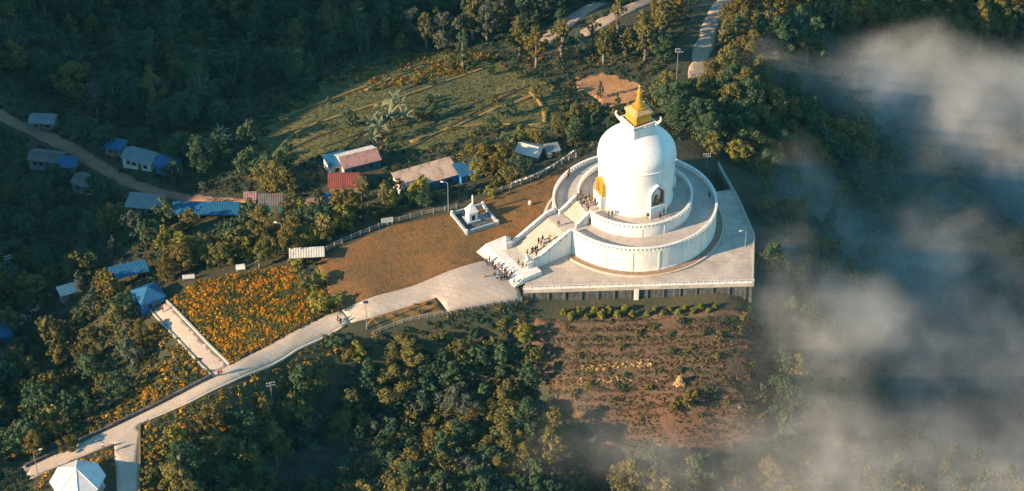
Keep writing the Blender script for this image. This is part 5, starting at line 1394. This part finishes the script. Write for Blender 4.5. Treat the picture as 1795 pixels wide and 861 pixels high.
# ================================================================ people
def person_meshes(pose):
    """skin, top, trousers and hair grown round one skeleton; 1.7 m tall, facing +y"""
    if pose == 'walk': lf, rf, la, ra = .26, -.24, -.18, .2
    elif pose == 'stand': lf, rf, la, ra = .03, -.02, .04, .06
    else: lf, rf, la, ra = .04, .0, .22, .26
    fold = pose == 'fold'
    J = dict(pel=(0,0,.95), wai=(0,.0,1.1), che=(0,.01,1.32), neck=(0,.02,1.47), head=(0,.03,1.60), top=(0,.02,1.67),
             hl=(.10,0,.90), kl=(.11,lf*.55+.03,.50), al=(.11,lf-.03,.09), tl=(.12,lf+.14,.035), hr=(-.10,0,.90), kr=(-.11,rf*.55+.03,.50), ar=(-.11,rf-.03,.09), tr=(-.12,rf+.14,.035),
             sl=(.19,.0,1.38), el=(.25,la*.4-.02,1.12), wl=(.10 if fold else .25,la+.06,1.14 if fold else .88), fl=(.0 if fold else .25,la+.10,1.14 if fold else .78),
             sr=(-.19,.0,1.38), er=(-.25,ra*.4-.02,1.12), wr=(-.10 if fold else -.25,ra+.06,1.16 if fold else .88), fr=(.0 if fold else -.25,ra+.10,1.18 if fold else .78))
    E = [('pel','wai'),('wai','che'),('che','neck'),('neck','head'),('head','top'),('pel','hl'),('hl','kl'),('kl','al'),('al','tl'),('pel','hr'),('hr','kr'),('kr','ar'),('ar','tr'),('che','sl'),('sl','el'),('el','wl'),('wl','fl'),('che','sr'),('sr','er'),('er','wr'),('wr','fr')]
    RD = dict(pel=(.15,.11), wai=(.13,.095), che=(.16,.11), neck=.055, head=(.085,.10), top=.05, hl=.085, kl=.06, al=.04, tl=.035, hr=.085, kr=.06, ar=.04, tr=.035, sl=.06, el=.045, wl=.033, fl=.03, sr=.06, er=.045, wr=.033, fr=.03)
    def grow(names, edges, k, name, root, m):
        ix = {n: i for i, n in enumerate(names)}
        me = skin(name, [J[n] for n in names], [(ix[a], ix[b]) for a, b in edges], [tuple(np.array(RD[n] if hasattr(RD[n], '__len__') else (RD[n],)*2)*k) for n in names], ix[root], 1)
        me.materials.append(M[m]); return me
    body = grow(list(J), E, 1.0, 'body', 'pel', 'skin')
    tn = ['pel','wai','che','sl','el','wl','sr','er','wr']; te = [('pel','wai'),('wai','che'),('che','sl'),('sl','el'),('el','wl'),('che','sr'),('sr','er'),('er','wr')]
    top = grow(tn, te, 1.22, 'jacket', 'wai', 'cloth')
    ln = ['pel','hl','kl','al','hr','kr','ar']; le = [('pel','hl'),('hl','kl'),('kl','al'),('pel','hr'),('hr','kr'),('kr','ar')]
    leg = grow(ln, le, 1.22, 'trousers', 'pel', 'cloth')
    hb = MB().lathe([(.0, 1.735), (.06, 1.725), (.10, 1.68), (.115, 1.61), (.10, 1.55), (.07, 1.54)], 12)
    hb.v = [(x, y-.015 if y < 0 else y*.55+.0, z) for x, y, z in hb.v]
    hair = hb.mesh('hair', 'hair', True)
    # face: nose, and two dark eyes set in the front of the head
    fc = MB(); fc.add([(-.018,.125,1.585),(.018,.125,1.585),(0,.155,1.58),(0,.12,1.63)], [(0,1,2),(1,3,2),(3,0,2)])
    nose = fc.mesh('nose', 'skin')
    ey = MB()
    for s in (-1, 1): ey.box(s*.038-.012, s*.038+.012, .112, .128, 1.615, 1.63)
    return body, top, leg, hair, nose, ey.mesh('eyes', 'hair')
mat('cloth', (.05, .05, .06), None, rough=.9)
CL = {'black': (.018, .018, .022), 'dark blue': (.025, .035, .08), 'red': (.34, .03, .035), 'pink': (.50, .18, .24), 'white': (.62, .60, .56), 'orange': (.50, .19, .04), 'grey': (.16, .16, .16), 'green': (.04, .13, .08), 'brown': (.12, .07, .045), 'yellow': (.55, .38, .06), 'purple': (.14, .05, .16), 'light blue': (.20, .32, .46)}
for n, c in CL.items(): mat('cloth_'+n.replace(' ', '_'), c, tuple(x*.7 for x in c), 6, .9)
PM = {k: person_meshes(k) for k in ('walk', 'stand', 'fold')}
def person(p, rz, pose, topc, legc, label, group=None, s=None):
    t = thing('person', label, 'person', p, rz, group); b, tp, lg, h, ns, ey = PM[pose]
    t.scale = (s or random.uniform(.93, 1.06),)*3
    o = inst('body', b, t); inst('nose', ns, o); inst('eyes', ey, o)
    inst('jacket', tp, t, m='cloth_'+topc.replace(' ', '_')); inst('trousers', lg, t, m='cloth_'+legc.replace(' ', '_')); inst('hair', h, t)
    return t
def stairz(x, y):
    s_ = x*u[0]+y*u[1]
    if s_ < 11.2: z = ZU
    elif s_ < 14.4: z = ZU-(ZU-ZL)*math.ceil((s_-11.2)/3.2*11)/11
    elif s_ < 17.2: z = ZL
    elif s_ < 25.6: z = ZL-(ZL-1.0)*math.ceil((s_-17.2)/8.4*20)/20
    elif s_ < 30: z = 1.0
    elif s_ < 32: z = 1.0-.24*math.ceil((s_-30)/.5)
    else: z = 0
    return z+ZP
def onstair(a, b):
    best = None
    for z in np.linspace(ZU+ZP, 0.2, 200):
        p = atz(a, b, z)
        if stairz(p[0], p[1]) >= z: p[2] = stairz(p[0], p[1]); return p
    return atz(a, b, .2)
PL = []
def P_(a, b, z, top, leg, where_, pose=None, rz=None):
    p = onstair(a, b) if z == 'stair' else (ground(a, b)+[0, 0, .11] if z == 'ground' else atz(a, b, z))
    PL.append((p, top, leg, where_, pose or random.choice(['walk', 'stand', 'fold']), random.uniform(0, 6.28) if rz is None else rz))
for a, b, t_c, l_c in ((853,463,'purple','black'),(858,461,'dark blue','black'),(864,468,'black','dark blue'),(868,474,'brown','black'),(874,470,'pink','dark blue'),(880,477,'black','black'),(885,481,'grey','black'),(867,488,'black','grey'),(872,492,'light blue','black'),(879,494,'black','brown'),(888,487,'brown','dark blue'),(892,491,'pink','black'),(849,492,'orange','dark blue'),(896,484,'dark blue','grey'),(884,490,'green','black'),(901,499,'light blue','dark blue')):
    P_(a, b, .13, t_c, l_c, 'on the plaza before the stairs')
for a, b, t_c, l_c in ((909,465,'black','black'),(917,470,'brown','black'),(923,471,'red','dark blue')):
    P_(a, b, 'stair', t_c, l_c, 'on the white foot landing')
for a, b, t_c, l_c in ((924,449,'black','grey'),(933,446,'dark blue','black'),(938,443,'black','black'),(942,440,'green','dark blue'),(944,428,'purple','black'),(948,431,'pink','dark blue'),(951,424,'black','dark blue'),(954,430,'white','black'),(963,424,'orange','brown'),(979,398,'brown','grey'),(940,452,'red','black')):
    P_(a, b, 'stair', t_c, l_c, 'on the lower stair flight')
for a, b, t_c, l_c in ((1012,350,'black','black'),(1016,348,'grey','black'),(1018,356,'black','dark blue'),(1020,364,'black','grey'),(1024,359,'green','black'),(1029,364,'red','black'),(1027,353,'dark blue','black'),(1033,350,'brown','grey'),(1036,356,'orange','orange'),(1040,352,'orange','brown'),(1044,358,'purple','dark blue'),(1050,357,'light blue','black'),(1048,362,'black','brown'),(1022,347,'pink','dark blue'),(1031,370,'grey','dark blue'),(1053,362,'white','grey'),(1017,341,'purple','black'),(1040,347,'yellow','orange')):
    P_(a, b, ZU+ZP, t_c, l_c, 'in the crowd by the golden statue')
for a, b, t_c, l_c in ((1067,378,'grey','black'),(1073,379,'black','black'),(1135,384,'black','dark blue'),(1150,377,'yellow','brown'),(1157,383,'red','black'),(1163,377,'brown','dark blue')):
    P_(a, b, ZU+ZP, t_c, l_c, 'on the upper terrace')
for a, b, t_c, l_c in ((1034,393,'black','brown'),(1243,347,'black','black'),(998,306,'black','grey'),(996,311,'pink','dark blue')):
    P_(a, b, ZL+ZP, t_c, l_c, 'on the lower terrace')
for a, b, t_c, l_c in ((592,566,'white','grey'),(597,570,'black','dark blue')): P_(a, b, 'ground', t_c, l_c, 'at the path bend', 'walk', 1.0)
for a, b, t_c, l_c in ((384,660,'red','dark blue'),(389,658,'pink','grey')): P_(a, b, 'ground', t_c, l_c, 'at the side path junction', 'stand')
P_(286, 548, 'ground', 'red', 'red', 'near the blue pavilion', 'fold')
P_(196, 792, 'ground', 'dark blue', 'black', 'above the gazebo', 'stand'); P_(182, 788, 'ground', 'white', 'dark blue', 'above the gazebo', 'walk')
P_(1263, 20, 'ground', 'black', 'grey', 'on the upper dirt road', 'walk')
P_(735, 552, 'ground', 'grey', 'black', 'by the plaza railing', 'stand')
seen = {}
for it in PL:
    L = f'person in {it[1]} top and {it[2]} trousers {it[3]}'; seen.setdefault(L, []).append(it)
for L, its in seen.items():
    for it in its: person(it[0], it[5], it[4], it[1], it[2], L, 'people '+it[3])

# ================================================================ drifting mist in the valley
BLOBS = [  # photo pixel, height above the ground, radii, strength
 (1700,165,16, (58,26,15), 1.5), (1830,230,17, (54,36,18), 1.2), (1430,120,10, (36,13,10), 1.1), (1560,140,14, (42,18,12), 1.4), (1650,250,14, (44,20,13), .9),
 (1480,420,9, (34,22,12), 1.0), (1580,450,12, (38,24,14), 1.1), (1720,380,11, (46,30,15), .6), (1420,590,6, (26,20,11), 1.2), (1510,570,8, (34,22,13), .9), (1540,310,11, (34,22,12), .5),
 (1385,480,5, (20,18,9), 1.2), (1600,690,10, (44,28,15), .75), (1440,790,8, (36,22,13), .8), (1620,850,11, (48,26,15), .7), (1790,760,12, (48,38,17), .65), (1780,560,12, (44,32,16), .5), (1500,930,9, (64,26,15), .7), (1760,940,11, (64,28,17), .7),
 (1350,720,4, (24,18,9), .6), (1230,800,4, (44,15,9), .8), (1060,760,4, (24,15,8), .5), (560,845,5, (34,12,8), .9), (1352,560,4, (16,16,8), .9), (860,850,4, (34,12,8), .25), (1350,640,4, (16,16,8), 1.0), (1365,350,5, (18,18,9), .8)]
ng = bpy.data.node_groups.new('mist_field', 'GeometryNodeTree')
ng.interface.new_socket('Geometry', in_out='INPUT', socket_type='NodeSocketGeometry')
ng.interface.new_socket('Geometry', in_out='OUTPUT', socket_type='NodeSocketGeometry')
N, Lk = ng.nodes, ng.links
gout = N.new('NodeGroupOutput')
pos = N.new('GeometryNodeInputPosition')
def vmath(op, a, b=None):
    n = N.new('ShaderNodeVectorMath'); n.operation = op
    Lk.new(a, n.inputs[0])
    if b is not None:
        if hasattr(b, '__len__'): n.inputs[1].default_value = b
        else: Lk.new(b, n.inputs[1])
    return n
def math_(op, a, b):
    n = N.new('ShaderNodeMath'); n.operation = op
    for i, x in enumerate((a, b)):
        if isinstance(x, (int, float)): n.inputs[i].default_value = x
        else: Lk.new(x, n.inputs[i])
    return n.outputs[0]
# warp the space a little so that the banks are not ellipsoids
wn = N.new('ShaderNodeTexNoise'); wn.inputs['Scale'].default_value = .035; wn.inputs['Detail'].default_value = 3
Lk.new(pos.outputs[0], wn.inputs['Vector'])
off = vmath('SUBTRACT', wn.outputs['Color'], (.5, .5, .5)); off2 = vmath('MULTIPLY', off.outputs[0], (44, 44, 22))
wp2 = vmath('ADD', pos.outputs[0], off2.outputs[0])
tot = None; mn, mx = np.full(3, 1e9), np.full(3, -1e9)
for a, b, h, rr3, st_ in BLOBS:
    g = ground(min(max(a, -50), 1850), b); c = atz(a, b, g[2]+h*1.0)
    mn = np.minimum(mn, c-np.array(rr3)*1.15); mx = np.maximum(mx, c+np.array(rr3)*1.15)
    d = vmath('DIVIDE', vmath('SUBTRACT', wp2.outputs[0], tuple(c)).outputs[0], rr3)
    ln = vmath('LENGTH', d.outputs[0])
    mr = N.new('ShaderNodeMapRange'); mr.interpolation_type = 'SMOOTHSTEP'
    Lk.new(ln.outputs['Value'], mr.inputs[0]); mr.inputs[1].default_value = 1.0; mr.inputs[2].default_value = 0.0; mr.inputs[3].default_value = 0; mr.inputs[4].default_value = st_
    tot = mr.outputs[0] if tot is None else math_('ADD', tot, mr.outputs[0])
n1 = N.new('ShaderNodeTexNoise'); n1.inputs['Scale'].default_value = .05; n1.inputs['Detail'].default_value = 8; n1.inputs['Roughness'].default_value = .66
Lk.new(wp2.outputs[0], n1.inputs['Vector'])
m1 = N.new('ShaderNodeMapRange'); m1.interpolation_type = 'SMOOTHSTEP'
Lk.new(n1.outputs[0], m1.inputs[0]); m1.inputs[1].default_value = .34; m1.inputs[2].default_value = .68; m1.inputs[3].default_value = .20; m1.inputs[4].default_value = 1.0
n2 = N.new('ShaderNodeTexNoise'); n2.inputs['Scale'].default_value = .10; n2.inputs['Detail'].default_value = 6; n2.inputs['Roughness'].default_value = .7; n2.inputs['Distortion'].default_value = .8
st2 = vmath('MULTIPLY', wp2.outputs[0], (.75, 1.7, 1.5)); Lk.new(st2.outputs[0], n2.inputs['Vector'])
m2 = N.new('ShaderNodeMapRange'); Lk.new(n2.outputs[0], m2.inputs[0]); m2.inputs[1].default_value = .32; m2.inputs[2].default_value = .68; m2.inputs[3].default_value = .25; m2.inputs[4].default_value = 1.8
den = math_('MULTIPLY', math_('MULTIPLY', math_('MULTIPLY', tot, m1.outputs[0]), m2.outputs[0]), .036)
den = math_('MAXIMUM', math_('SUBTRACT', den, .0012), 0.0)
vc = N.new('GeometryNodeVolumeCube')
Lk.new(den, vc.inputs['Density'])
vc.inputs['Min'].default_value = tuple(mn); vc.inputs['Max'].default_value = tuple(mx)
for ax, k in zip('XYZ', range(3)): vc.inputs['Resolution '+ax].default_value = max(16, int((mx[k]-mn[k])/1.35))
sm_ = N.new('GeometryNodeSetMaterial'); Lk.new(vc.outputs[0], sm_.inputs[0])
vm = bpy.data.materials.new('mist_air'); vm.use_nodes = True
t = vm.node_tree; t.nodes.remove(t.nodes['Principled BSDF'])
pv = t.nodes.new('ShaderNodeVolumePrincipled'); pv.inputs['Color'].default_value = (.97, .955, .93, 1); pv.inputs['Density'].default_value = 1.0; pv.inputs['Anisotropy'].default_value = -.12
t.links.new(pv.outputs[0], t.nodes['Material Output'].inputs['Volume'])
sm_.inputs['Material'].default_value = vm
Lk.new(sm_.outputs[0], gout.inputs[0])
vd = bpy.data.volumes.new('mist'); vd.materials.append(vm)
mo = bpy.data.objects.new('mist', vd); COL.objects.link(mo)
md = mo.modifiers.new('field', 'NODES'); md.node_group = ng
vd.render.space = 'WORLD'; vd.render.step_size = 2.5
tag(mo, 'pale mist drifting over the wooded valley right of the pagoda', 'mist', kind='stuff')

# bluish volume added over the scene to lift dark shadows towards teal
hb = MB().box(-420, 420, -420, 420, -140, float(CAM[2])+25)
hv = bpy.data.materials.new('shadow_lift_haze'); hv.use_nodes = True
t = hv.node_tree; t.nodes.remove(t.nodes['Principled BSDF'])
pv = t.nodes.new('ShaderNodeVolumePrincipled'); pv.inputs['Color'].default_value = (.20, .74, 1.0, 1); pv.inputs['Density'].default_value = .000028; pv.inputs['Anisotropy'].default_value = 0.0
t.links.new(pv.outputs[0], t.nodes['Material Output'].inputs['Volume'])
MATS['shadow_lift_haze'] = hv
hz_o = hb.build('haze', 'shadow_lift_haze'); tag(hz_o, 'thin bluish haze added to lift the shadows over the whole hillside', 'haze', kind='stuff')
